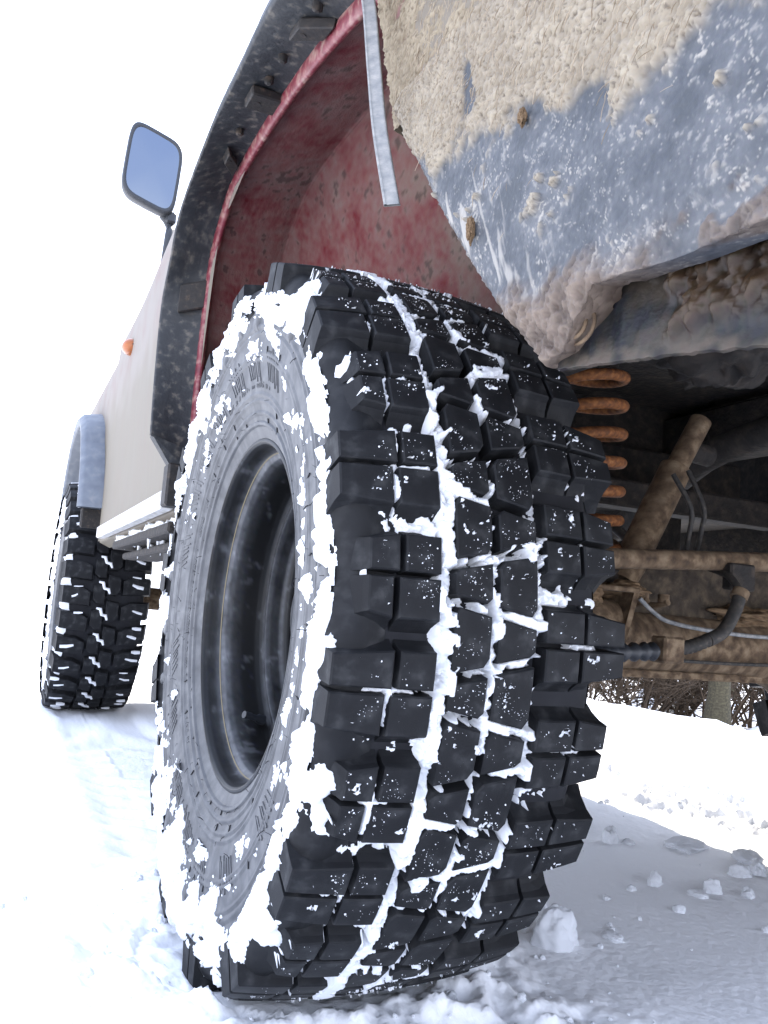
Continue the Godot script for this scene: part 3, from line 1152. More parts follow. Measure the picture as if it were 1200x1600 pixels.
func body(car: Node3D) -> void:
	var n := 120
	# flare: inner edge at the body, outer edge, rolled rim, back to the body
	var P := PackedVector3Array()
	var ring := 7
	for i in n:
		var t := i / (n - 1.0)
		var a := rail(ARCH_IN, t)
		var b := rail(ARCH_OUT, t)
		var out := (b - Vector2(0.05, 0.62)).normalized()
		for k in ring:
			var x := 0.0
			var q := Vector2.ZERO
			match k:
				0:
					x = -0.099
					q = a
				1:
					x = -0.12
					q = a.lerp(b, 0.3) + out * 0.004
				2:
					x = -0.145
					q = a.lerp(b, 0.65) + out * 0.003
				3:
					x = -0.170
					q = b
				4:
					x = -0.1735
					q = b + out * 0.006
				5:
					x = -0.168
					q = b + out * 0.03
				6:
					x = -0.098
					q = a + out * 0.06
			P.append(Vector3(x, q.y, q.x) + Vector3(0, 1, 1) * n1.get_noise_2d(t * 60.0, x * 40.0) * 0.0015)
	world_part("wheel_arch_flare", grid(ring, n, P), M.flare, car, "dirty black plastic wheel arch flare")
	# its chamfered foot
	world_part("flare_foot", slab([Vector3(-0.17, 0.737, -0.476), Vector3(-0.099, 0.72, -0.488), Vector3(-0.099, 0.685, -0.50), Vector3(-0.13, 0.690, -0.50), Vector3(-0.17, 0.737, -0.506), Vector3(-0.099, 0.72, -0.53), Vector3(-0.099, 0.685, -0.53), Vector3(-0.13, 0.690, -0.53)]), M.flare, car)
	world_part("flare_bracket", box(Vector3(-0.108, 0.655, -0.52), Vector3(0.05, 0.08, 0.05), 0.004), M.clip, car)
	# clips under the flare
	for c in [[0.165, 0.60, 0.036], [0.275, 0.60, 0.04], [0.37, 0.55, 0.03], [0.735, 0.60, 0.045]]:
		var a := rail(ARCH_IN, c[0])
		var b := rail(ARCH_OUT, c[0])
		var a2 := rail(ARCH_IN, c[0] + 0.01)
		var t := (a2 - a).normalized()
		var m := a.lerp(b, 0.3)
		var out := (b - Vector2(0.05, 0.62)).normalized()
		var along := Vector3(0, t.y, t.x)
		var across := Vector3(-0.07, b.y - a.y, b.x - a.x).normalized()
		var nn := along.cross(across).normalized()
		var mid := Vector3(-0.122, m.y, m.x) - Vector3(0, out.y, out.x) * 0.005
		var cl := world_part("flare_clip", box(mid, Vector3(c[2] * 1.15, c[1] * 0.085, 0.014), 0.002, Basis(along, across, nn)), M.clip, car)
		part("clip_screw", tube_mesh(PackedVector3Array([mid + across * 0.012 - nn * 0.008, mid + across * 0.012 + nn * 0.009]), [0.005, 0.004], 8), M.clip, cl)
	# small bolts along the flare
	for tt in [0.135, 0.215, 0.25, 0.33]:
		var a := rail(ARCH_IN, tt)
		var b := rail(ARCH_OUT, tt)
		var m := a.lerp(b, 0.45)
		var out := (b - Vector2(0.05, 0.62)).normalized()
		var p := Vector3(-0.130, m.y, m.x)
		var d := Vector3(0, out.y, out.x)
		world_part("flare_bolt", tube_mesh(PackedVector3Array([p + d * 0.01, p - d * 0.004, p - d * 0.006]), [0.007, 0.0065, 0.003], 8), M.clip, car)
	# red lip hanging from the arch
	P = PackedVector3Array()
	for i in n:
		var t := i / (n - 1.0)
		var a := rail(ARCH_IN, t)
		var out := (a - Vector2(0.05, 0.62)).normalized()
		var wob := n2.get_noise_2d(t * 40.0, 3.0) * 0.0025
		for k in 6:
			var dx: float = [-0.1015, -0.1035, -0.1015, -0.0955, -0.0905, -0.090][k]
			var dr: float = [0.006, -0.007, -0.0195, -0.0215, -0.018, 0.004][k]
			P.append(Vector3(dx + wob * 0.5, a.y + out.y * (dr + wob), a.x + out.x * (dr + wob)))
	world_part("arch_lip", grid(6, n, P), M.red, car, "red painted wheel arch lip with dirt")
	liner(car)
	sides(car)
	mirror(car)
	# rubber strap that hangs from the arch
	P = PackedVector3Array()
	var path := smooth_path([Vector3(-0.125, 1.115, 0.315), Vector3(-0.129, 1.036, 0.362), Vector3(-0.130, 0.953, 0.393), Vector3(-0.130, 0.876, 0.421), Vector3(-0.130, 0.786, 0.464)], 10)
	for k in path.size():
		var p := path[k]
		var wd := 0.0072
		var e := Vector3(0.75, 0.0, 0.66).normalized()
		var f := Vector3(-0.66, 0, 0.75)
		for c in [[-1, -1], [-0.8, 1], [-0.55, 1], [-0.5, 0.6], [0.8, 0.6], [1, 0.4], [1, -1], [-1, -1]]:
			P.append(p + e * c[0] * wd + f * c[1] * 0.0022)
	world_part("rubber_strap", grid(8, path.size(), P), M.strap, car, "grey strip of rubber trim hanging loose")


func liner(car: Node3D) -> void:
	# wheel house: barrel from the lip inwards, a crease, then the sloping inner wall
	var nu := 300
	var nv := 260
	var P := PackedVector3Array()
	var C := PackedColorArray()
	for j in nv:
		var v := j / (nv - 1.0)
		for i in nu:
			var t := i / (nu - 1.0)
			var a := rail(ARCH_IN, t)
			var c := Vector2(-0.05, 0.62)
			var p0 := Vector3(-0.092, a.y, a.x)
			var o := (a - c).normalized()
			var far := a + o * 0.045
			var p1 := Vector3(0.05, far.y, far.x)
			var low := c + (a - c) * 0.42
			var p2 := Vector3(0.215, low.y, low.x)
			var p: Vector3
			if v < 0.5:
				p = p0.lerp(p1, v * 2.0)
			else:
				p = p1.lerp(p2, (v - 0.5) * 2.0)
			var w := n1.get_noise_3dv(p * 5.0)
			var dent := 0.006 * w + 0.0012 * n2.get_noise_3dv(p * 60.0)
			# a pressed rib beside the crease
			dent += 0.006 * exp(-pow((v - 0.5) / 0.02, 2.0))
			p += Vector3(-0.5, -o.y * 0.7, -o.x * 0.7) * dent
			P.append(p)
			var g := n1.get_noise_3dv(p * 9.0 + Vector3(3, 3, 3))
			var h := n2.get_noise_3dv(p * 34.0)
			var s := n3.get_noise_3dv(p * Vector3(120, 40, 40))
			var red := mixc(Color(0.095, 0.014, 0.018), Color(0.145, 0.024, 0.027), 0.5 + 0.6 * g + 0.3 * s)
			var col := mixc(red, Color(0.145, 0.095, 0.085), 0.55 + 0.6 * g + 0.3 * h + 0.2 * s + 0.22 * n2.get_noise_3dv(p * Vector3(14, 60, 60)))                       # dust film
			col = mixc(col, Color(0.135, 0.105, 0.085), 0.9 * smoothstep(-0.10, 0.16, p.z + 0.16 * g + 0.07 * h) * smoothstep(0.45, 0.7, v + 0.2 * g))
			col = mixc(col, Color(0.06, 0.04, 0.026), smoothstep(0.10, 0.20, p.z + 0.06 * g + 0.05 * h) * smoothstep(0.55, 0.75, v))
			col = mixc(col, Color(0.022, 0.014, 0.012), 0.55 * smoothstep(0.40, 0.56, h + 0.5 * g))                # dark spots
			col = mixc(col, Color(0.05, 0.03, 0.025), 0.8 * smoothstep(1.02, 0.86, p.y + 0.06 * g) * smoothstep(-0.36, -0.46, p.z))
			C.append(col)
	world_part("wheel_arch_liner", grid(nu, nv, P, C), M.dirt, car, "dusty red sheet metal inside the wheel arch")
	# dried mud in the back corner of the wheel house
	P = PackedVector3Array()
	C = PackedColorArray()
	for j in 60:
		for i in 60:
			var u := i / 59.0
			var v := j / 59.0
			var p := Vector3(lerpf(0.06, 0.24, u), lerpf(0.82, 1.02, v), lerpf(0.44, 0.34, v) - 0.02 * u)
			p += Vector3(-0.3, 0, -0.8) * (0.03 * n1.get_noise_3dv(p * 12.0) + 0.012 * n2.get_noise_3dv(p * 50.0))
			P.append(p)
			C.append(mixc(Color(0.10, 0.065, 0.04), Color(0.2, 0.145, 0.1), 0.5 + n2.get_noise_3dv(p * 30.0)))
	world_part("caked_mud", grid(60, 60, P, C), M.dirt, car, "dark mud caked behind the wheel")


func sides(car: Node3D) -> void:
	for sgn in [1.0, -1.0]:
		# profile of the side: [x, y]
		var prof := [[-0.06, 0.60], [-0.094, 0.615], [-0.098, 0.63], [-0.1, 0.75], [-0.102, 0.95], [-0.102, 1.12], [-0.100, 1.24], [-0.096, 1.30], [-0.083, 1.335], [-0.045, 1.350], [0.03, 1.355], [0.13, 1.36]]
		var P := PackedVector3Array()
		var C := PackedColorArray()
		var nz := 90
		for k in nz:
			var z := lerpf(-0.52, -1.98, k / (nz - 1.0))
			for i in 45:
				var f := i / 44.0 * (prof.size() - 1)
				var a: Array = prof[mini(int(f), prof.size() - 2)]
				var b: Array = prof[mini(int(f), prof.size() - 2) + 1]
				var w := f - int(f) if int(f) < prof.size() - 1 else 1.0
				var x := lerpf(a[0], b[0], w)
				var y := lerpf(a[1], b[1], w)
				y += rise(y, z)
				P.append(Vector3(x if sgn > 0 else 1.4 - x, y, z))
				C.append(side_color(Vector3(x, y, z)))
		world_part("body_side", grid(45, nz, P, C), M.side, car, "maroon body side with pale mud low down and glare painted pale above" if sgn > 0 else "")
		# above the arch and behind it
		P = PackedVector3Array()
		C = PackedColorArray()
		for k in nz:
			var t := k / (nz - 1.0)
			var z := lerpf(0.98, -0.53, t)
			var low := 1.178
			if z > 0.3:
				low = lerpf(1.10, 0.92, smoothstep(0.36, 0.44, z))
			elif z < -0.42:
				low = lerpf(1.13, 0.62, smoothstep(-0.42, -0.53, z))
			else:
				low = rail(ARCH_IN, clampf((0.44 - z) / 0.19, 0.0, 4.2) / 8.0).y + 0.01
			for i in 30:
				var u := i / 29.0
				var q := [[-0.096, low], [-0.1, lerpf(low, 1.2, 0.5)], [-0.100, 1.24], [-0.096, 1.30], [-0.083, 1.335], [-0.045, 1.35], [0.13, 1.36]]
				var f := u * 6.0
				var a: Array = q[mini(int(f), 5)]
				var b: Array = q[mini(int(f), 5) + 1]
				var w := f - mini(int(f), 5)
				var p := Vector3(lerpf(a[0], b[0], w), lerpf(a[1], b[1], w), z)
				p.y += rise(p.y, z)
				C.append(side_color(p))
				P.append(p if sgn > 0 else Vector3(1.4 - p.x, p.y, p.z))
		world_part("rear_wing", grid(30, nz, P, C), M.side, car)
		# front wing
		P = PackedVector3Array()
		C = PackedColorArray()
		for k in 60:
			var z := lerpf(-1.98, -3.15, k / 59.0)
			var low := 0.62
			if z < -2.02 and z > -3.08:
				low = 0.62 + 0.46 * pow(sin(PI * (z + 2.02) / -1.06), 0.4)
			for i in 30:
				var u := i / 29.0
				var q := [[-0.096, low], [-0.1, lerpf(low, 1.2, 0.6)], [-0.100, 1.20], [-0.094, 1.26], [-0.06, 1.295], [0.13, 1.31]]
				var f := u * 5.0
				var a: Array = q[mini(int(f), 4)]
				var b: Array = q[mini(int(f), 4) + 1]
				var w := f - mini(int(f), 4)
				var p := Vector3(lerpf(a[0], b[0], w), lerpf(a[1], b[1], w), z)
				C.append(side_color(p))
				P.append(p if sgn > 0 else Vector3(1.4 - p.x, p.y, p.z))
		world_part("front_wing", grid(30, 60, P, C), M.side, car)
	world_part("inner_panel", box(Vector3(1.43, 0.93, -1.1), Vector3(0.02, 0.52, 4.0), 0.004), M.darkmetal, car)
	# front flare, grey plastic, facing back
	var P2 := PackedVector3Array()
	for k in 70:
		var t := k / 69.0
		var ang := lerpf(0.27, PI - 0.25, t)
		var r := 0.53
		var cy := 0.60
		var z := -2.548 + r * cos(ang)
		var y := cy + r * 0.93 * sin(ang)
		var o := Vector2(cos(ang), sin(ang))
		if t < 0.25:
			o = Vector2(1, 0)
		for e in [[-0.098, 0.0], [-0.168, 0.0], [-0.178, 0.008], [-0.178, 0.03], [-0.16, 0.05], [-0.098, 0.06]]:
			P2.append(Vector3(e[0], y + o.y * e[1], z + o.x * e[1]))
	world_part("wheel_arch_flare", grid(6, 70, P2), M.front_flare, car, "grey front wheel arch flare")
	world_part("mud_flap", box(Vector3(-0.125, 0.70, -2.055), Vector3(0.07, 0.07, 0.03), 0.006), M.clip, car)
	# sill bar with ice under it
	world_part("side_sill", box(Vector3(-0.118, 0.632, -1.14), Vector3(0.028, 0.036, 1.16), 0.004), M.sill, car, "pale steel sill bar, muddy at the ends")
	world_part("sill_bracket", box(Vector3(-0.06, 0.585, -1.05), Vector3(0.09, 0.022, 0.9), 0.004), M.darkmetal, car)
	world_part("sill_bracket", box(Vector3(-0.03, 0.555, -1.05), Vector3(0.10, 0.018, 0.8), 0.004), M.darkmetal, car)
	var Q := PackedVector3Array()
	for j in 40:
		for i in 90:
			var a := TAU * j / 39.0
			var z := lerpf(-0.56, -1.5, i / 89.0)
			var r := 0.026 * (0.75 + 0.8 * n1.get_noise_3d(z * 9.0, cos(a), sin(a)) + 0.3 * n2.get_noise_3d(z * 40.0, cos(a) * 2.0, sin(a) * 2.0))
			Q.append(Vector3(-0.072 + 0.95 * r * cos(a), 0.598 + r * sin(a) * 0.8, z))
	world_part("frozen_slush", grid(90, 40, Q), M.ice, car, "greyish ice frozen under the sill")
	for k in 9:
		var z := rng.randf_range(-0.6, -1.3)
		var p := Vector3(rng.randf_range(-0.10, -0.05), 0.59, z)
		world_part("icicle", tube_mesh(PackedVector3Array([p, p - Vector3(0, 0.02, 0), p - Vector3(0, rng.randf_range(0.03, 0.05), 0)]), [0.006, 0.004, 0.001], 6), M.ice, car)
	# indicator on the front wing
	var ind := PackedVector3Array()
	for j in 14:
		for i in 20:
			var a := PI * j / 13.0
			var b := TAU * i / 19.0
			ind.append(Vector3(-0.100 - 0.030 * sin(a) * maxf(cos(b), -0.2), 1.205 + 0.026 * sin(a) * sin(b), -1.62 + 0.04 * cos(a)))
	world_part("indicator", grid(20, 14, ind), M.amber, car, "small amber side indicator")
	# bonnet, cabin of black cloth with a screen, tail board: what closes the car
	var paint := mat("paint", Color(0.13, 0.012, 0.022), 0.4, 0.0, 0.6)
	world_part("bonnet", box(Vector3(0.70, 1.29, -2.5), Vector3(1.18, 0.05, 1.28), 0.02), paint, car)
	world_part("grille_panel", box(Vector3(0.70, 0.95, -3.16), Vector3(1.55, 0.66, 0.04), 0.02), paint, car)
	world_part("soft_top", slab([Vector3(0.24, 1.31, -1.2), Vector3(1.16, 1.31, -1.2), Vector3(1.12, 1.74, -0.95), Vector3(0.28, 1.74, -0.95), Vector3(0.24, 1.31, 0.95), Vector3(1.16, 1.31, 0.95), Vector3(1.12, 1.72, 0.90), Vector3(0.28, 1.72, 0.90)]), M.cloth, car)
	world_part("tail_board", box(Vector3(0.70, 0.98, 0.985), Vector3(1.58, 0.62, 0.03), 0.01), paint, car)
	world_part("deck", box(Vector3(0.70, 1.27, -0.1), Vector3(1.50, 0.03, 2.1), 0.005), M.cloth, car)


func rise(y: float, z: float) -> float:
	return 0.06 * smoothstep(1.18, 1.3, y) * smoothstep(-1.6, -0.8, z)


func side_color(p: Vector3) -> Color:
	var g := n1.get_noise_3dv(p * Vector3(3, 7, 5))
	var h := n2.get_noise_3dv(p * 40.0)
	var paint := Color(0.15, 0.016, 0.028)
	var dust := Color(0.165, 0.145, 0.112)
	var t := smoothstep(1.16, 0.98, p.y + 0.10 * g) * (0.85 + 0.2 * h)
	if p.z > 0.2:
		t = maxf(t, smoothstep(1.24, 1.16, p.y + 0.1 * g))
	return mixc(mixc(paint, Color(0.205, 0.184, 0.158), 0.97 + 0.3 * g + 0.15 * h), dust, t)  # upper maroon paled to carry sky glare, mud colour lower down


func mirror(car: Node3D) -> void:
	# door mirror: rounded housing, glass facing back, arm to the door
	var c := Vector3(-0.126, 1.658, -1.35)
	var ux := Vector3(0.150, -0.044, 0.0)          # across
	var uy := Vector3(-0.012, -0.222, 0.0)          # down
	var nn := Vector3(0, 0, 1)
	var root := Node3D.new()
	root.name = "door_mirror"
	root.position = -BASE
	car.add_child(root, true)
	root.set_meta("label", "square black door mirror")
	var outline := []
	for k in 40:
		var a := TAU * k / 40
		var e := 5.0
		var cx := signf(cos(a)) * pow(absf(cos(a)), 2.0 / e) * 0.5
		var cy := signf(sin(a)) * pow(absf(sin(a)), 2.0 / e) * 0.5
		outline.append(Vector2(cx, cy))
	var P := PackedVector3Array()
	for l in [[0.90, 0.004], [0.94, 0.007], [1.0, 0.006], [1.03, 0.0], [1.03, -0.02], [0.95, -0.045], [0.6, -0.06], [0.01, -0.064]]:
		for k in 41:
			var o: Vector2 = outline[k % 40] * l[0]
			P.append(c + ux * o.x + uy * o.y + nn * l[1])
	part("mirror_housing", grid(41, 8, P), M.black, root)
	P = PackedVector3Array()
	for l in [0.94, 0.85, 0.72, 0.6, 0.45, 0.3, 0.15, 0.001]:
		for k in 41:
			var o: Vector2 = outline[k % 40] * l
			P.append(c + ux * o.x + uy * o.y + nn * (0.0035 + 0.0075 * (1.0 - l * l / 0.8836)))
	part("mirror_glass", grid(41, 8, P), M.glass, root)
	part("mirror_arm", tube_mesh(smooth_path([c + uy * 0.46 + ux * 0.36 - nn * 0.03, c + uy * 0.60 + ux * 0.50 - nn * 0.02, Vector3(-0.064, 1.47, -1.34), Vector3(-0.070, 1.33, -1.33)], 5), [0.014, 0.013, 0.011], 10), M.black, root)
	part("mirror_knuckle", box(c + uy * 0.47 + ux * 0.48 - nn * 0.02, Vector3(0.03, 0.035, 0.03), 0.006), M.black, root)


# ---------------------------------------------------------------- bumper and mud
const CAP_BOTTOM := [[0.642, 0.614], [0.665, 0.618], [0.685, 0.634], [0.70, 0.647], [0.76, 0.641], [0.83, 0.637], [1.03, 0.63]]
const MUD_LINE := [[0.36, 0.88], [0.437, 0.845], [0.493, 0.808], [0.53, 0.815], [0.569, 0.802], [0.632, 0.787], [0.663, 0.770], [0.708, 0.757], [0.751, 0.752], [0.79, 0.76], [0.83, 0.742], [1.03, 0.72]]


func bumper(car: Node3D) -> void:
	var nu := 440
	var nv := 330
	var P := PackedVector3Array()
	var C := PackedColorArray()
	var K := PackedByteArray()
	for j in nv:
		var v := j / (nv - 1.0)
		for i in nu:
			var u := i / (nu - 1.0)
			u = u * u * 0.35 + u * 0.65
			# bottom and top ends of this column
			var zb := lerpf(0.642, 1.03, u)
			var zt := lerpf(0.372, 1.03, u)
			var yb := pl(zb, CAP_BOTTOM)
			var yt := 0.930 - 0.02 * u
			var vv := clampf((v - 0.12) / 0.83, 0, 1)
			var bow := 0.012 * sin(vv * PI) * (1.0 - u)
			var z := lerpf(zb, zt, vv) - bow
			var y := lerpf(yb, yt, vv)
			var x := -0.100
			# soft tuck at the foot, slight curve at the leading edge
			x += 0.9 * pow(maxf(0.0, 0.675 - y), 1.6)
			var edge := exp(-u / 0.012)
			x += 0.006 * edge
			z -= 0.002 * n2.get_noise_2d(y * 90.0, 7.0) * edge
			if v < 0.12:
				x += 0.022 * (0.12 - v) / 0.12
				y += 0.004 * (0.12 - v) / 0.12
			elif v > 0.95:
				x += 0.02 * (v - 0.95) / 0.05
			if i < 5:
				x += 0.05 * (5 - i) / 5.0 * smoothstep(0.10, 0.35, v)
			var p := Vector3(x, y, z)
			var q := Vector3((x + 0.1) * (1.0 if v < 0.12 else 0.0), y, z)
			var a := n1.get_noise_3dv(q * 14.0)
			var b := n2.get_noise_3dv(q * 45.0)
			var c := n3.get_noise_3dv(q * 150.0)
			var m := y - pl(z, MUD_LINE) + 0.030 * a + 0.014 * b
			var bare := exp(-pow((z - 0.527 + (y - 0.88) * 0.35) / 0.011, 2.0)) * smoothstep(0.83, 0.85, y) * 0.06      # a wiped strip
			m -= bare
			var mud := smoothstep(-0.006, 0.012, m)
			# clods on the bare paint
			mud = maxf(mud, smoothstep(0.36, 0.46, b + 0.25 * a + 0.2 * c - 0.08) * 0.9 * smoothstep(-0.10, -0.02, m) * smoothstep(0.0, 0.25, a))
			# veins of dried splash
			var vein := ridge.get_noise_3dv(Vector3(z * 27.0 + y * 6.0, y * 17.0 - z * 7.0, 3.0) + Vector3(b, c, a) * 0.35)
			var warp := Vector3(b, a, c) * 0.55
			var splash := smoothstep(0.78, 0.90, vein + 0.25 * a + 0.12 * c) * smoothstep(-0.25, 0.15, a + 0.1)
			var thread := ridge.get_noise_3dv(Vector3(z * 34.0, y * 30.0, 17.0) + warp)
			splash = maxf(splash, smoothstep(0.80, 0.90, thread) * smoothstep(-0.16, -0.02, m) * 0.9)
			splash = maxf(splash, 0.42 * smoothstep(0.40, 0.62, c + 0.5 * b + 0.3 * a))
			var thread2 := ridge.get_noise_3dv(Vector3((z - y * 0.5) * 26.0, (y + z * 0.5) * 15.0, 41.0) + warp * 1.3)
			splash = maxf(splash, 0.8 * smoothstep(0.84, 0.93, thread2 + 0.08 * c) * smoothstep(-0.05, 0.25, n3.get_noise_3dv(q * 9.0 + Vector3(3, 3, 3)) + 0.15))
			# dull scuffs rubbed along the panel
			var scuff := ridge.get_noise_3dv(Vector3((z + y) * 60.0, (y - z) * 7.0, 77.0))
			splash = maxf(splash, 0.30 * smoothstep(0.72, 0.9, scuff) * smoothstep(0.0, 0.3, a + 0.1))
			# long runs near the lower front
			var run := ridge.get_noise_3dv(Vector3((z + y * 0.45) * 30.0, (y - z * 0.3) * 5.0, 9.0))
			var front := smoothstep(0.72, 0.60, z + (y - 0.65) * 0.8) * smoothstep(0.84, 0.76, y)
			splash = maxf(splash, smoothstep(0.60, 0.74, run + 0.3 * a) * front)
			# rusty clay round the lower corner
			var rust := smoothstep(0.672, 0.652, y + 0.014 * a + 0.010 * b - 0.10 * maxf(0.0, 0.66 - z)) * smoothstep(0.78, 0.70, z)
			rust = maxf(rust, smoothstep(0.012, 0.003, u + 0.012 * b) * 0.8)
			rust = maxf(rust, smoothstep(0.655, 0.645, y + 0.02 * b) * smoothstep(0.05, 0.3, a + 0.1) * 0.8)
			var lift := mud * (0.0034 + 0.0013 * b + 0.0018 * c + 0.0028 * a + 0.0008 * n3.get_noise_3dv(q * Vector3(1, 330, 430))) + splash * 0.0004 + rust * (0.003 + 0.004 * b + 0.002 * c) + 0.0003 * c
			var film := 0.5 + a + 0.5 * b + 0.35 * c
			var paint := mixc(Color(0.036, 0.040, 0.046), Color(0.108, 0.110, 0.114), film * 0.75)
			var dry := mixc(Color(0.135, 0.104, 0.068), Color(0.285, 0.24, 0.172), 0.6 + 0.3 * b + 0.45 * c + 0.3 * a)
			var pit := smoothstep(0.38, 0.55, n3.get_noise_3dv(q * Vector3(1, 260, 340)) + 0.3 * b)
			dry = mixc(dry, Color(0.075, 0.055, 0.04), 0.75 * pit)
			lift -= 0.0015 * pit * mud
			var col := mixc(paint, Color(0.31, 0.285, 0.245), splash * 0.8)
			col = mixc(col, dry, mud)
			col = mixc(col, mixc(Color(0.055, 0.037, 0.026), Color(0.155, 0.115, 0.085), 0.5 + 0.8 * b + 0.5 * c), rust)
			p.x -= lift
			P.append(p)
			C.append(col)
	world_part("bumper_end", grid(nu, nv, P, C), M.bumper, car, "scuffed blue-grey bumper end half covered in dry mud")
	# mud on the wing above it
	P = PackedVector3Array()
	C = PackedColorArray()
	nu = 300
	nv = 200
	for j in nv:
		var v := j / (nv - 1.0)
		var y := lerpf(0.905, 1.22, v)
		for i in nu:
			var u := i / (nu - 1.0)
			var z0 := pl(y, [[0.90, 0.372], [0.93, 0.360], [1.03, 0.318], [1.10, 0.292], [1.22, 0.27]])
			var z := lerpf(z0, 0.98, u) + 0.003 * n2.get_noise_2d(y * 60.0, 1.0) * (1.0 - u)
			var q := Vector3(0, y, z)
			var a := n1.get_noise_3dv(q * 12.0)
			var b := n2.get_noise_3dv(q * 45.0)
			var c := n3.get_noise_3dv(q * 150.0)
			var mud := smoothstep(-0.55, -0.3, a + 0.4 * b)
			var x := -0.094 - mud * (0.004 + 0.004 * a + 0.0022 * b + 0.0020 * c + 0.0008 * n3.get_noise_3dv(q * Vector3(1, 330, 430)))
			if i < 4:
				x += 0.02 * (4 - i) / 4.0
			P.append(Vector3(x, y, z))
			var dry := mixc(Color(0.135, 0.104, 0.068), Color(0.285, 0.24, 0.172), 0.6 + 0.3 * b + 0.45 * c + 0.3 * a)
			var pit := smoothstep(0.38, 0.55, n3.get_noise_3dv(q * Vector3(1, 260, 340)) + 0.3 * b)
			C.append(mixc(Color(0.2, 0.11, 0.105), mixc(dry, Color(0.075, 0.055, 0.04), 0.75 * pit), mud))
	world_part("dried_mud", grid(nu, nv, P, C), M.dirt, car, "thick crust of dry mud and chaff on the wing")
	# chaff and grass fibres stuck in the mud
	var blade := tube_mesh(PackedVector3Array([Vector3(0, -0.5, 0), Vector3(0, 0, 0.06), Vector3(0, 0.5, 0)]), [0.018, 0.03, 0.014], 4)
	var spots := []
	var cols := []
	while spots.size() < 3800:
		var z := rng.randf_range(0.33, 0.92)
		var y := rng.randf_range(0.70, 1.16)
		if z < pl(y, [[0.62, 0.642], [0.93, 0.374], [1.1, 0.314]]) + 0.008:
			continue
		var q := Vector3(0, y, z)
		var a := n1.get_noise_3dv(q * 14.0)
		var b := n2.get_noise_3dv(q * 45.0)
		var m := y - pl(z, MUD_LINE) + 0.030 * a + 0.014 * b
		if y < 0.93 and m < 0.004 and rng.randf() > 0.03:
			continue
		var s := rng.randf_range(0.004, 0.013)
		if rng.randf() < 0.02:
			s *= 2.2
		var ang := 0.75 + rng.randfn(0.0, 0.65)
		var dir := Vector3(rng.randf_range(-0.25, 0.1), sin(ang), cos(ang)).normalized()
		var side := dir.cross(Vector3.LEFT).normalized()
		var th := 0.0085 * rng.randf_range(0.6, 1.3)
		spots.append(Transform3D(Basis(side * th, dir * s, side.cross(dir) * th), Vector3((-0.1065 if y < 0.93 else -0.0985) - rng.randf() * 0.003, y, z)))
		cols.append(mixc(Color(0.15, 0.11, 0.07), Color(0.38, 0.31, 0.225), rng.randf()))
	scatter("chaff", blade, M.fibre, spots, car, "", cols).position = -BASE
	# ring of rusty bolt in the corner
	var bolt := new_st()
	for k in 3:
		var ring := PackedVector3Array()
		var r := 0.0055 + 0.0045 * k
		for s in 25:
			var a := TAU * s / 24
			ring.append(Vector3(-0.092 + 0.003 * k, 0.633 + r * sin(a) * 0.75, 0.672 + r * cos(a)))
		tube(bolt, ring, [0.0013], 6)
	world_part("rusty_bolt", bolt.commit(), M.mudmetal, car)
	# steel plate under and behind the plastic end, with gussets full of earth
	var path := smooth_path([Vector3(-0.084, 0.0, 0.648), Vector3(-0.076, 0.0, 0.700), Vector3(-0.058, 0.0, 0.775), Vector3(-0.025, 0.0, 0.86), Vector3(0.01, 0.0, 0.95)], 40)
	P = PackedVector3Array()
	C = PackedColorArray()
	nv = 60
	for j in nv:
		for k in path.size():
			var v := j / (nv - 1.0)
			var p := path[k]
			var bottom := 0.612 - 0.10 * (p.z - 0.65) + 0.0012 * n2.get_noise_2d(p.z * 120.0, 1.0)
			if v < 0.2:
				p.x += 0.003 * (0.2 - v) / 0.2
				p.y = bottom - 0.001 * (0.2 - v) / 0.2
			else:
				p.y = lerpf(bottom, 0.72, (v - 0.2) / 0.8)
				p.x += 0.012 * (v - 0.2)
			var b := n2.get_noise_3dv(p * Vector3(40, 25, 60))
			var a := n1.get_noise_3dv(p * 20.0)
			var earth := smoothstep(-0.005, 0.010, minf(p.z - 0.712 - (0.70 - p.y) * 0.30, p.y - 0.616) + 0.014 * a + 0.008 * b)
			var fine := n3.get_noise_3dv(p * 170.0)
			p.x -= 0.0012 * b + earth * (0.006 + 0.006 * a + 0.005 * b + 0.004 * fine)
			P.append(p)
			var col := mixc(Color(0.003, 0.0036, 0.0045), Color(0.012, 0.0135, 0.016), 0.35 + a + b + 0.5 * n3.get_noise_3dv(p * Vector3(90, 14, 200)))
			col = mixc(col, Color(0.040, 0.030, 0.02), smoothstep(-0.25, 0.15, n2.get_noise_3dv(p * 22.0 + Vector3(4, 4, 4))) * 0.75)
			col = mixc(col, mixc(Color(0.012, 0.0065, 0.003), Color(0.050, 0.030, 0.015), 0.45 + 0.7 * b + 0.6 * fine), earth)
			col = mixc(col, mixc(Color(0.055, 0.043, 0.03), Color(0.008, 0.007, 0.006), 0.4 + 1.5 * n3.get_noise_3dv(p * 60.0)), smoothstep(0.0075, 0.003, p.y - bottom + 0.006 * b))
			C.append(col)
	world_part("bumper_plate", grid(path.size(), nv, P, C), M.bumper, car, "dirty blue steel plate under the bumper end")
	for k in [0, 2]:
		world_part("mud_clod", clod([Vector3(-0.104, 0.735, 0.556), Vector3(-0.104, 0.756, 0.552), Vector3(-0.104, 0.79, 0.62)][k], Vector3(0.003, [0.009, 0.005, 0.006][k], 0.0032), 40 + k), M.dirt, car)


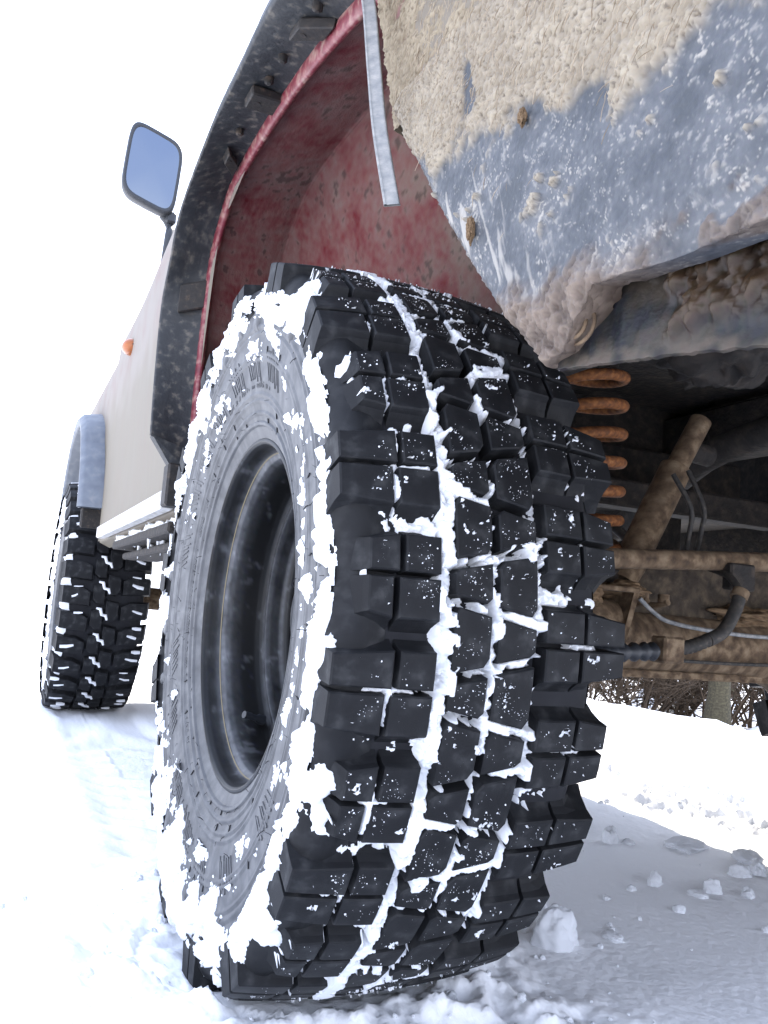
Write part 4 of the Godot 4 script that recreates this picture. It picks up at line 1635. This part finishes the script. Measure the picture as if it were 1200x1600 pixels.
func clod(c: Vector3, s: Vector3, salt: int, white := false) -> ArrayMesh:
	var P := PackedVector3Array()
	var C := PackedColorArray()
	var nu := 49
	var nv := 33
	for j in nv:
		for i in nu:
			var a := TAU * i / (nu - 1.0)
			var b := PI * (j / (nv - 1.0) - 0.5)
			var d := Vector3(cos(b) * cos(a), sin(b), cos(b) * sin(a))
			var k := 1.0
			if white:
				k += 0.45 * n3.get_noise_3dv(d * 0.45 + Vector3(salt, 0, 0)) + 0.20 * n3.get_noise_3dv(d * 1.2 + Vector3(salt, 2, 0)) + 0.07 * n3.get_noise_3dv(d * 3.1 + Vector3(0, salt, 0)) + 0.03 * n3.get_noise_3dv(d * 9.0)
				if d.y < 0.0:
					k *= 1.0 - 0.45 * d.y          # spreads where it meets the ground
			else:
				k += 0.5 * n3.get_noise_3dv(d * 0.9 + Vector3(salt, 0, 0)) + 0.22 * n3.get_noise_3dv(d * 2.6 + Vector3(salt, 2, 0)) + 0.10 * n3.get_noise_3dv(d * 7.0)
			P.append(c + d * s * k)
			C.append(mixc(Color(0.07, 0.042, 0.022), Color(0.20, 0.135, 0.08), 0.45 + 0.9 * n3.get_noise_3dv(d * 9.0)))
	return grid(nu, nv, P, PackedColorArray() if white else C)


# ---------------------------------------------------------------- underneath
func underside(car: Node3D) -> void:
	world_part("floor_pan", box(Vector3(0.70, 0.985, 0.1), Vector3(0.84, 0.02, 1.2), 0.004), M.darkmetal, car)
	world_part("floor_pan", box(Vector3(0.70, 0.76, -1.35), Vector3(1.48, 0.02, 1.75), 0.004), M.darkmetal, car)
	world_part("bulkhead", box(Vector3(0.70, 0.87, -0.50), Vector3(0.80, 0.24, 0.02), 0.004), M.darkmetal, car)
	world_part("engine_cover", box(Vector3(0.70, 0.80, -2.6), Vector3(1.0, 0.3, 1.0), 0.03), M.darkmetal, car)
	for x in [0.36, 1.04]:
		world_part("chassis_rail", box(Vector3(x, 0.70, -1.45), Vector3(0.08, 0.12, 1.9), 0.006), M.darkmetal, car)
		world_part("chassis_rail", box(Vector3(x, 0.90, 0.15), Vector3(0.08, 0.11, 1.35), 0.006), M.darkmetal, car)
	world_part("cross_member", box(Vector3(0.70, 0.80, -0.42), Vector3(0.9, 0.10, 0.06), 0.006), M.darkmetal, car)
	world_part("rear_cross_member", box(Vector3(0.70, 0.72, 0.88), Vector3(1.1, 0.16, 0.05), 0.006), M.darkmetal, car)
	# axle tube with a bulging differential
	var ax := []
	for k in 60:
		var x := lerpf(0.15, 1.28, k / 59.0)
		var r := 0.047 + 0.095 * exp(-pow((x - 0.98) / 0.12, 2.0)) + 0.016 * exp(-pow((x - 0.2) / 0.05, 2.0))
		ax.append([x, r])
	var axle := part("rear_axle", lathe(ax, 48), M.mudmetal, car, "mud-caked rear axle tube", Vector3(0, 0.437, 0) - BASE)
	part("axle_rib", box(Vector3(0.56, -0.048, 0.012), Vector3(0.5, 0.012, 0.03), 0.002), M.mudmetal, axle)
	part("brake_pipe", tube_mesh(smooth_path([Vector3(0.40, -0.02, 0.052), Vector3(0.62, -0.024, 0.056), Vector3(0.86, -0.02, 0.058)], 8), [0.003], 6), M.hose, axle)
	# bracket for the link on the axle
	var br := Node3D.new()
	br.name = "link_bracket"
	br.position = -BASE
	car.add_child(br, true)
	part("bracket_cheek", slab([Vector3(0.372, 0.510, 0.085), Vector3(0.385, 0.425, 0.085), Vector3(0.394, 0.425, 0.085), Vector3(0.382, 0.510, 0.085), Vector3(0.372, 0.510, 0.0), Vector3(0.385, 0.425, 0.0), Vector3(0.394, 0.425, 0.0), Vector3(0.382, 0.510, 0.0)]), M.mudmetal, br)
	part("bracket_cheek", slab([Vector3(0.455, 0.510, 0.085), Vector3(0.432, 0.425, 0.085), Vector3(0.440, 0.425, 0.085), Vector3(0.465, 0.510, 0.085), Vector3(0.455, 0.510, 0.0), Vector3(0.432, 0.425, 0.0), Vector3(0.440, 0.425, 0.0), Vector3(0.465, 0.510, 0.0)]), M.mudmetal, br)
	part("bracket_top", box(Vector3(0.418, 0.512, 0.045), Vector3(0.092, 0.007, 0.088), 0.002), M.mudmetal, br)
	part("bracket_bush", tube_mesh(PackedVector3Array([Vector3(0.388, 0.465, 0.045), Vector3(0.444, 0.465, 0.045)]), [0.032], 20), M.mudmetal, br)
	# bar across the car in front of the axle from here
	var bar := PackedVector3Array()
	var rad := []
	for k in 40:
		bar.append(Vector3(lerpf(0.22, 1.2, k / 39.0), 0.553 + 0.022 * (lerpf(0.22, 1.2, k / 39.0) - 0.4) / 0.3, 0.10))
		rad.append(0.0145 + 0.0010 * n1.get_noise_1d(k * 3.0))
	world_part("cross_bar", tube_mesh(bar, rad, 20), M.mudmetal, car, "muddy steel bar across the car above the axle")
	# coil spring and its damper
	var coil := PackedVector3Array()
	for k in 300:
		var t := k / 299.0
		var a := t * TAU * 7.9 + 0.6
		coil.append(Vector3(0.455 + 0.061 * sin(a), lerpf(0.530, 0.90, t), -0.055 + 0.061 * cos(a)))
	world_part("coil_spring", tube_mesh(coil, [0.0092], 14), M.rust, car, "rusty orange coil spring")
	world_part("spring_seat", tube_mesh(PackedVector3Array([Vector3(0.452, 0.50, -0.055), Vector3(0.452, 0.545, -0.055)]), [0.055, 0.075], 24), M.darkmetal, car)
	world_part("spring_turret", tube_mesh(PackedVector3Array([Vector3(0.452, 0.87, -0.055), Vector3(0.452, 0.98, -0.055)]), [0.05, 0.08], 24), M.darkmetal, car)
	world_part("damper", tube_mesh(PackedVector3Array([Vector3(0.500, 0.53, 0.0), Vector3(0.513, 0.555, 0.0), Vector3(0.600, 0.722, 0.0), Vector3(0.601, 0.724, 0.0), Vector3(0.65, 0.81, 0.0)]), [0.022, 0.026, 0.026, 0.018, 0.018], 18), M.mudmetal, car, "slanted brown damper tube")
	world_part("damper_mount", tube_mesh(PackedVector3Array([Vector3(0.615, 0.760, -0.01), Vector3(0.68, 0.755, -0.01)]), [0.018, 0.018], 18), M.darkmetal, car)
	# flexible hose with a corrugated boot and a square junction
	var hs := Node3D.new()
	hs.name = "brake_hose"
	hs.position = -BASE
	car.add_child(hs, true)
	hs.set_meta("label", "hose with a corrugated black boot")
	var hp := smooth_path([Vector3(0.30, 0.418, 0.165), Vector3(0.345, 0.422, 0.165), Vector3(0.43, 0.428, 0.163)], 30)
	var hr := []
	for k in hp.size():
		hr.append(0.0105 + 0.0028 * sin(k * TAU / 5.5))
	part("hose_boot", tube_mesh(hp, hr, 14), M.black, hs)
	part("hose_junction", box(Vector3(0.451, 0.431, 0.162), Vector3(0.036, 0.036, 0.03), 0.003), M.mudmetal, hs)
	hp = smooth_path([Vector3(0.462, 0.432, 0.16), Vector3(0.495, 0.438, 0.16), Vector3(0.529, 0.450, 0.16)], 24)
	hr = []
	for k in hp.size():
		hr.append(0.0085 + 0.0016 * sin(k * TAU / 5.0))
	part("hose_sleeve", tube_mesh(hp, hr, 12), M.hose, hs)
	part("hose_pipe", tube_mesh(smooth_path([Vector3(0.525, 0.448, 0.16), Vector3(0.552, 0.462, 0.16), Vector3(0.578, 0.492, 0.155), Vector3(0.592, 0.516, 0.15)], 10), [0.0095], 14), M.hose, hs)
	part("hose_collar", tube_mesh(PackedVector3Array([Vector3(0.589, 0.511, 0.15), Vector3(0.596, 0.522, 0.149)]), [0.0125], 14), M.mudmetal, hs)
	part("hose_hook", tube_mesh(smooth_path([Vector3(0.594, 0.52, 0.149), Vector3(0.60, 0.545, 0.12), Vector3(0.62, 0.56, 0.06)], 6), [0.006], 8), M.hose, hs)
	world_part("cable", tube_mesh(smooth_path([Vector3(0.452, 0.500, 0.10), Vector3(0.475, 0.482, 0.104), Vector3(0.505, 0.470, 0.104), Vector3(0.587, 0.462, 0.10), Vector3(0.71, 0.459, 0.10), Vector3(0.9, 0.47, 0.09)], 8), [0.0032], 8), M.strap, car)
	world_part("curved_pipe", tube_mesh(smooth_path([Vector3(0.45, 0.62, -0.10), Vector3(0.53, 0.60, -0.08), Vector3(0.56, 0.565, -0.06), Vector3(0.55, 0.525, -0.05), Vector3(0.50, 0.51, -0.05)], 8), [0.009], 10), M.mudmetal, car)
	world_part("curved_pipe", tube_mesh(smooth_path([Vector3(0.56, 0.64, -0.12), Vector3(0.60, 0.60, -0.10), Vector3(0.60, 0.55, -0.08), Vector3(0.56, 0.515, -0.07), Vector3(0.50, 0.50, -0.08)], 8), [0.009], 10), M.hose, car)
	for z in [0.0]:
		world_part("anchor_plate", slab([Vector3(0.44, 0.575, 0.0), Vector3(0.46, 0.46, 0.01), Vector3(0.86, 0.46, 0.02), Vector3(0.86, 0.60, 0.01), Vector3(0.44, 0.575, -0.01), Vector3(0.46, 0.46, 0.0), Vector3(0.86, 0.46, 0.01), Vector3(0.86, 0.60, 0.0)]), M.darkmud, car)
	world_part("anchor_lug", box(Vector3(0.625, 0.545, 0.115), Vector3(0.05, 0.04, 0.02), 0.003), M.darkmetal, car)
	world_part("fuel_tank", clod(Vector3(0.49, 0.865, 0.22), Vector3(0.10, 0.065, 0.12), 9), M.darkmetal, car, "rounded dark tank under the floor")
	# u-bolts, bump stop, pipes and wires that fill the space over the axle
	for x in [0.505, 0.545]:
		world_part("u_bolt", tube_mesh(smooth_path([Vector3(x, 0.50, 0.055), Vector3(x, 0.495, 0.03), Vector3(x, 0.489, 0.0), Vector3(x, 0.44, -0.052)], 6), [0.005], 8), M.mudmetal, car)
		world_part("nut", tube_mesh(PackedVector3Array([Vector3(x, 0.500, 0.045), Vector3(x, 0.512, 0.045)]), [0.009], 6), M.mudmetal, car)
	world_part("hard_pipe", tube_mesh(smooth_path([Vector3(0.55, 0.70, 0.05), Vector3(0.57, 0.645, 0.07), Vector3(0.575, 0.60, 0.06), Vector3(0.60, 0.58, 0.03)], 8), [0.004], 8), M.hose, car)
	world_part("hard_pipe", tube_mesh(smooth_path([Vector3(0.58, 0.71, 0.05), Vector3(0.595, 0.65, 0.07), Vector3(0.60, 0.61, 0.06), Vector3(0.62, 0.585, 0.03)], 8), [0.004], 8), M.hose, car)
	world_part("caked_mud", clod(Vector3(0.365, 0.50, 0.07), Vector3(0.03, 0.022, 0.03), 61), M.dirt, car)
	world_part("caked_mud", clod(Vector3(0.47, 0.512, 0.03), Vector3(0.05, 0.014, 0.03), 62), M.dirt, car)
	world_part("caked_mud", clod(Vector3(0.75, 0.49, 0.03), Vector3(0.07, 0.016, 0.03), 63), M.dirt, car)
	# link from the axle forward and exhaust
	world_part("trailing_link", tube_mesh(PackedVector3Array([Vector3(0.416, 0.465, 0.03), Vector3(0.42, 0.58, -0.95)]), [0.022], 14), M.darkmetal, car)
	world_part("exhaust_pipe", tube_mesh(smooth_path([Vector3(0.88, 0.64, -1.6), Vector3(0.88, 0.66, -0.6), Vector3(0.80, 0.80, -0.1), Vector3(0.78, 0.82, 0.4)], 8), [0.028], 14), M.darkmetal, car)
	world_part("propeller_shaft", tube_mesh(PackedVector3Array([Vector3(0.95, 0.46, -0.1), Vector3(0.75, 0.62, -1.4)]), [0.03], 14), M.darkmetal, car)
	world_part("cross_member", box(Vector3(0.72, 0.70, -0.18), Vector3(0.6, 0.05, 0.05), 0.004), M.darkmetal, car)
	world_part("front_axle", tube_mesh(PackedVector3Array([Vector3(0.1, 0.437, -2.548), Vector3(1.3, 0.437, -2.548)]), [0.045], 20), M.mudmetal, car)


# ---------------------------------------------------------------- beyond the car
func twigs(st: SurfaceTool, p: Vector3, dir: Vector3, length: float, r: float, depth: int) -> void:
	var pts := PackedVector3Array([p])
	var d := dir
	var q := p
	for k in 3:
		d = (d + Vector3(rng.randf_range(-1, 1), rng.randf_range(-0.6, 0.8), rng.randf_range(-1, 1)) * 0.28).normalized()
		q += d * length / 3.0
		pts.append(q)
	tube(st, pts, [r, r * 0.85, r * 0.7, r * 0.5], 4 if depth < 2 else 3)
	if depth >= 3:
		return
	var n := 5 if depth < 2 else 4
	for k in n:
		var a: Vector3 = pts[1 + rng.randi() % 3]
		var side := Vector3(rng.randf_range(-1, 1), rng.randf_range(-0.3, 0.8), rng.randf_range(-1, 1)).normalized()
		twigs(st, a, (d * 0.5 + side).normalized(), length * rng.randf_range(0.45, 0.75), r * 0.55, depth + 1)


func hedge() -> void:
	var protos := []
	for v in 3:
		var st := new_st()
		for k in 16:
			var a := rng.randf() * TAU
			twigs(st, Vector3(cos(a) * 0.15, 0.0, sin(a) * 0.15), Vector3(cos(a) * 0.55, 1.0, sin(a) * 0.55), rng.randf_range(0.6, 1.0), 0.014, 0)
		protos.append(st.commit())
	var where := ["at the left end of the hedge, next to the tyre", "second along the hedge from the tyre", "third along the hedge, before the tree trunk", "just left of the tree trunk", "just right of the tree trunk", "at the right edge of the view", "thin, behind the gap left of the trunk", "thin, behind the trunk"]
	var spots := [Vector3(4.7, 0, -5.6), Vector3(5.15, 0, -5.5), Vector3(5.6, 0, -5.7), Vector3(6.0, 0, -5.4), Vector3(6.5, 0, -5.3), Vector3(7.0, 0, -5.2), Vector3(5.5, 0, -7.2), Vector3(7.4, 0, -7.2)]
	for k in spots.size():
		var s: Vector3 = spots[k]
		s.y = ground_height(s.x, s.z) - 0.03
		var b := thing("bare_shrub", "bare brown twiggy shrub " + where[k], "shrub", s, "bare shrubs of the hedge")
		b.rotation.y = k * 1.7
		part("twigs", protos[k % 3], M.twig, b).scale = Vector3.ONE * (1.0 if k < 6 else 1.2)
	for k in 2:
		var s: Vector3 = [Vector3(5.25, 0, -4.55), Vector3(9.4, 0, -8.5)][k]
		s.y = ground_height(s.x, s.z) - 0.05
		var t := thing("tree", ["bare tree with a mossy trunk standing in the hedge", "bare tree standing farther back behind the hedge"][k], "tree", s)
		var P := PackedVector3Array()
		var nu := 25
		for j in 30:
			for i in nu:
				var a := TAU * i / (nu - 1.0)
				var y := j / 29.0 * 4.0
				var r := lerpf(0.088, 0.05, j / 29.0) * (1.0 + 0.2 * n1.get_noise_3d(cos(a) * 2.0, y * 1.0, sin(a) * 2.0)) + 0.06 * exp(-y * 5.0)
				P.append(Vector3(r * cos(a) + 0.05 * sin(y), y, r * sin(a)))
		part("trunk", grid(nu, 30, P), M.bark, t)
		var st := new_st()
		for b in 9:
			var a := rng.randf() * TAU
			twigs(st, Vector3(0.05 * sin(1.5 + b * 0.28), 0.9 + b * 0.33, 0), Vector3(cos(a), 0.5, sin(a)).normalized(), 1.2, 0.03, 0)
		part("branches", st.commit(), M.twig, t)


func snow_lumps() -> void:
	# [x, z, radius, height, label]
	var L := [
		[0.40, 0.015, 0.040, 0.052, "big rounded lump of snow on the shaded track right of the rear tyre"],
		[0.385, -0.05, 0.009, 0.016, "left one of two small snow knobs behind the big lump"],
		[0.418, -0.045, 0.010, 0.016, "right one of two small snow knobs behind the big lump"],
		[0.875, -0.46, 0.026, 0.030, "pointed lump of snow near the far edge of the shaded track"],
		[0.905, -0.44, 0.014, 0.012, "flat scrap of snow at the foot of the pointed lump"],
		[0.765, -0.195, 0.018, 0.022, "blocky lump of snow in the middle of the shaded track"],
		[0.80, -0.125, 0.022, 0.012, "low crumbly lump of snow at the left of a row of three"],
		[0.845, -0.135, 0.018, 0.022, "middle lump of a row of three on the shaded track"],
		[0.89, -0.10, 0.016, 0.018, "pointed snow lump at the right of a row of three"],
		[0.99, -0.21, 0.026, 0.022, "left one of two rounded snow lumps at the right edge"],
		[1.035, -0.21, 0.024, 0.026, "right one of two rounded snow lumps at the right edge"],
		[0.505, 0.012, 0.019, 0.010, "flat chip of snow right of the big lump"],
		[1.03, -0.40, 0.055, 0.018, "long flat slab of snow lying along the shadow edge"],
		[1.10, -0.30, 0.045, 0.022, "broken slab of snow at the shadow edge, right side"],
		[0.70, -0.065, 0.012, 0.012, "small snow crumb standing alone right of centre track"],
		[0.61, -0.14, 0.012, 0.007, "thin flake of snow lying left of the blocky lump"],
	]
	for k in L.size():
		var e: Array = L[k]
		var m := clod(Vector3(0, e[3] * 0.18, 0), Vector3(e[2] * 0.85, e[3] * 0.72, e[2] * 0.62), 100 + k * 7, true)
		var o := part("snow_lump", m, M.packed, self, e[4], Vector3(e[0], ground_height(e[0], e[1]), e[1]))
		o.rotation.y = k * 1.3
		tag(o, "", "snow lump", "lumps of snow on the track")
	var spots := []
	for k in 520:
		var x := rng.randf_range(0.2, 1.5)
		var z := rng.randf_range(-0.8, 0.45)
		var near := Vector2((x - 0.02) / 0.30, (z + 0.02) / 0.27).length()
		if rng.randf() > exp(-absf(near - 0.9) * 2.0) + 0.12 + 0.7 * exp(-pow((x - 1.13) / 0.08, 2.0)):
			continue
		var s := 0.0012 + 0.006 * pow(rng.randf(), 3.0)
		spots.append(Transform3D(Basis.from_euler(Vector3(rng.randf() * 6, rng.randf() * 6, rng.randf() * 6)).scaled(Vector3.ONE * s), Vector3(x, ground_height(x, z) + s * 0.3, z)))
	for k in 190:
		var x := rng.randf_range(-0.5, 0.35)
		var z := rng.randf_range(-0.4, 0.45)
		var s := 0.0012 + 0.006 * pow(rng.randf(), 4.0)
		var near := Vector2((x - 0.02) / 0.30, (z + 0.02) / 0.27).length()
		if near < 0.6:
			continue
		spots.append(Transform3D(Basis.from_euler(Vector3(rng.randf() * 6, rng.randf() * 6, rng.randf() * 6)).scaled(Vector3.ONE * s), Vector3(x, ground_height(x, z) + s * 0.3, z)))
	var o := scatter("snow_crumbs", clod(Vector3.ZERO, Vector3.ONE, 3, true), M.packed, spots, self, "loose snow crumbs scattered round the rear tyre and track")
	o.set_meta("category", "snow")


func fence() -> void:
	for k in 4:
		var x: float = [-0.12, 0.33, 0.78, 1.6][k]
		var z: float = -30.0 - k * 0.8
		var t := thing("fence_post", ["leftmost haze-paled fence post far off across the snow", "second far fence post from the left", "third far fence post from the left", "far fence post nearest the front tyre"][k], "fence post", Vector3(x, ground_height(x, z) - 0.05, z), "far fence posts")
		part("post", box(Vector3(0, 0.35, 0), Vector3(0.07, 0.7, 0.07), 0.01), M.post, t)
		part("snow_cap", clod(Vector3(0, 0.71, 0), Vector3(0.05, 0.04, 0.06), 300 + k, true), M.packed, t)
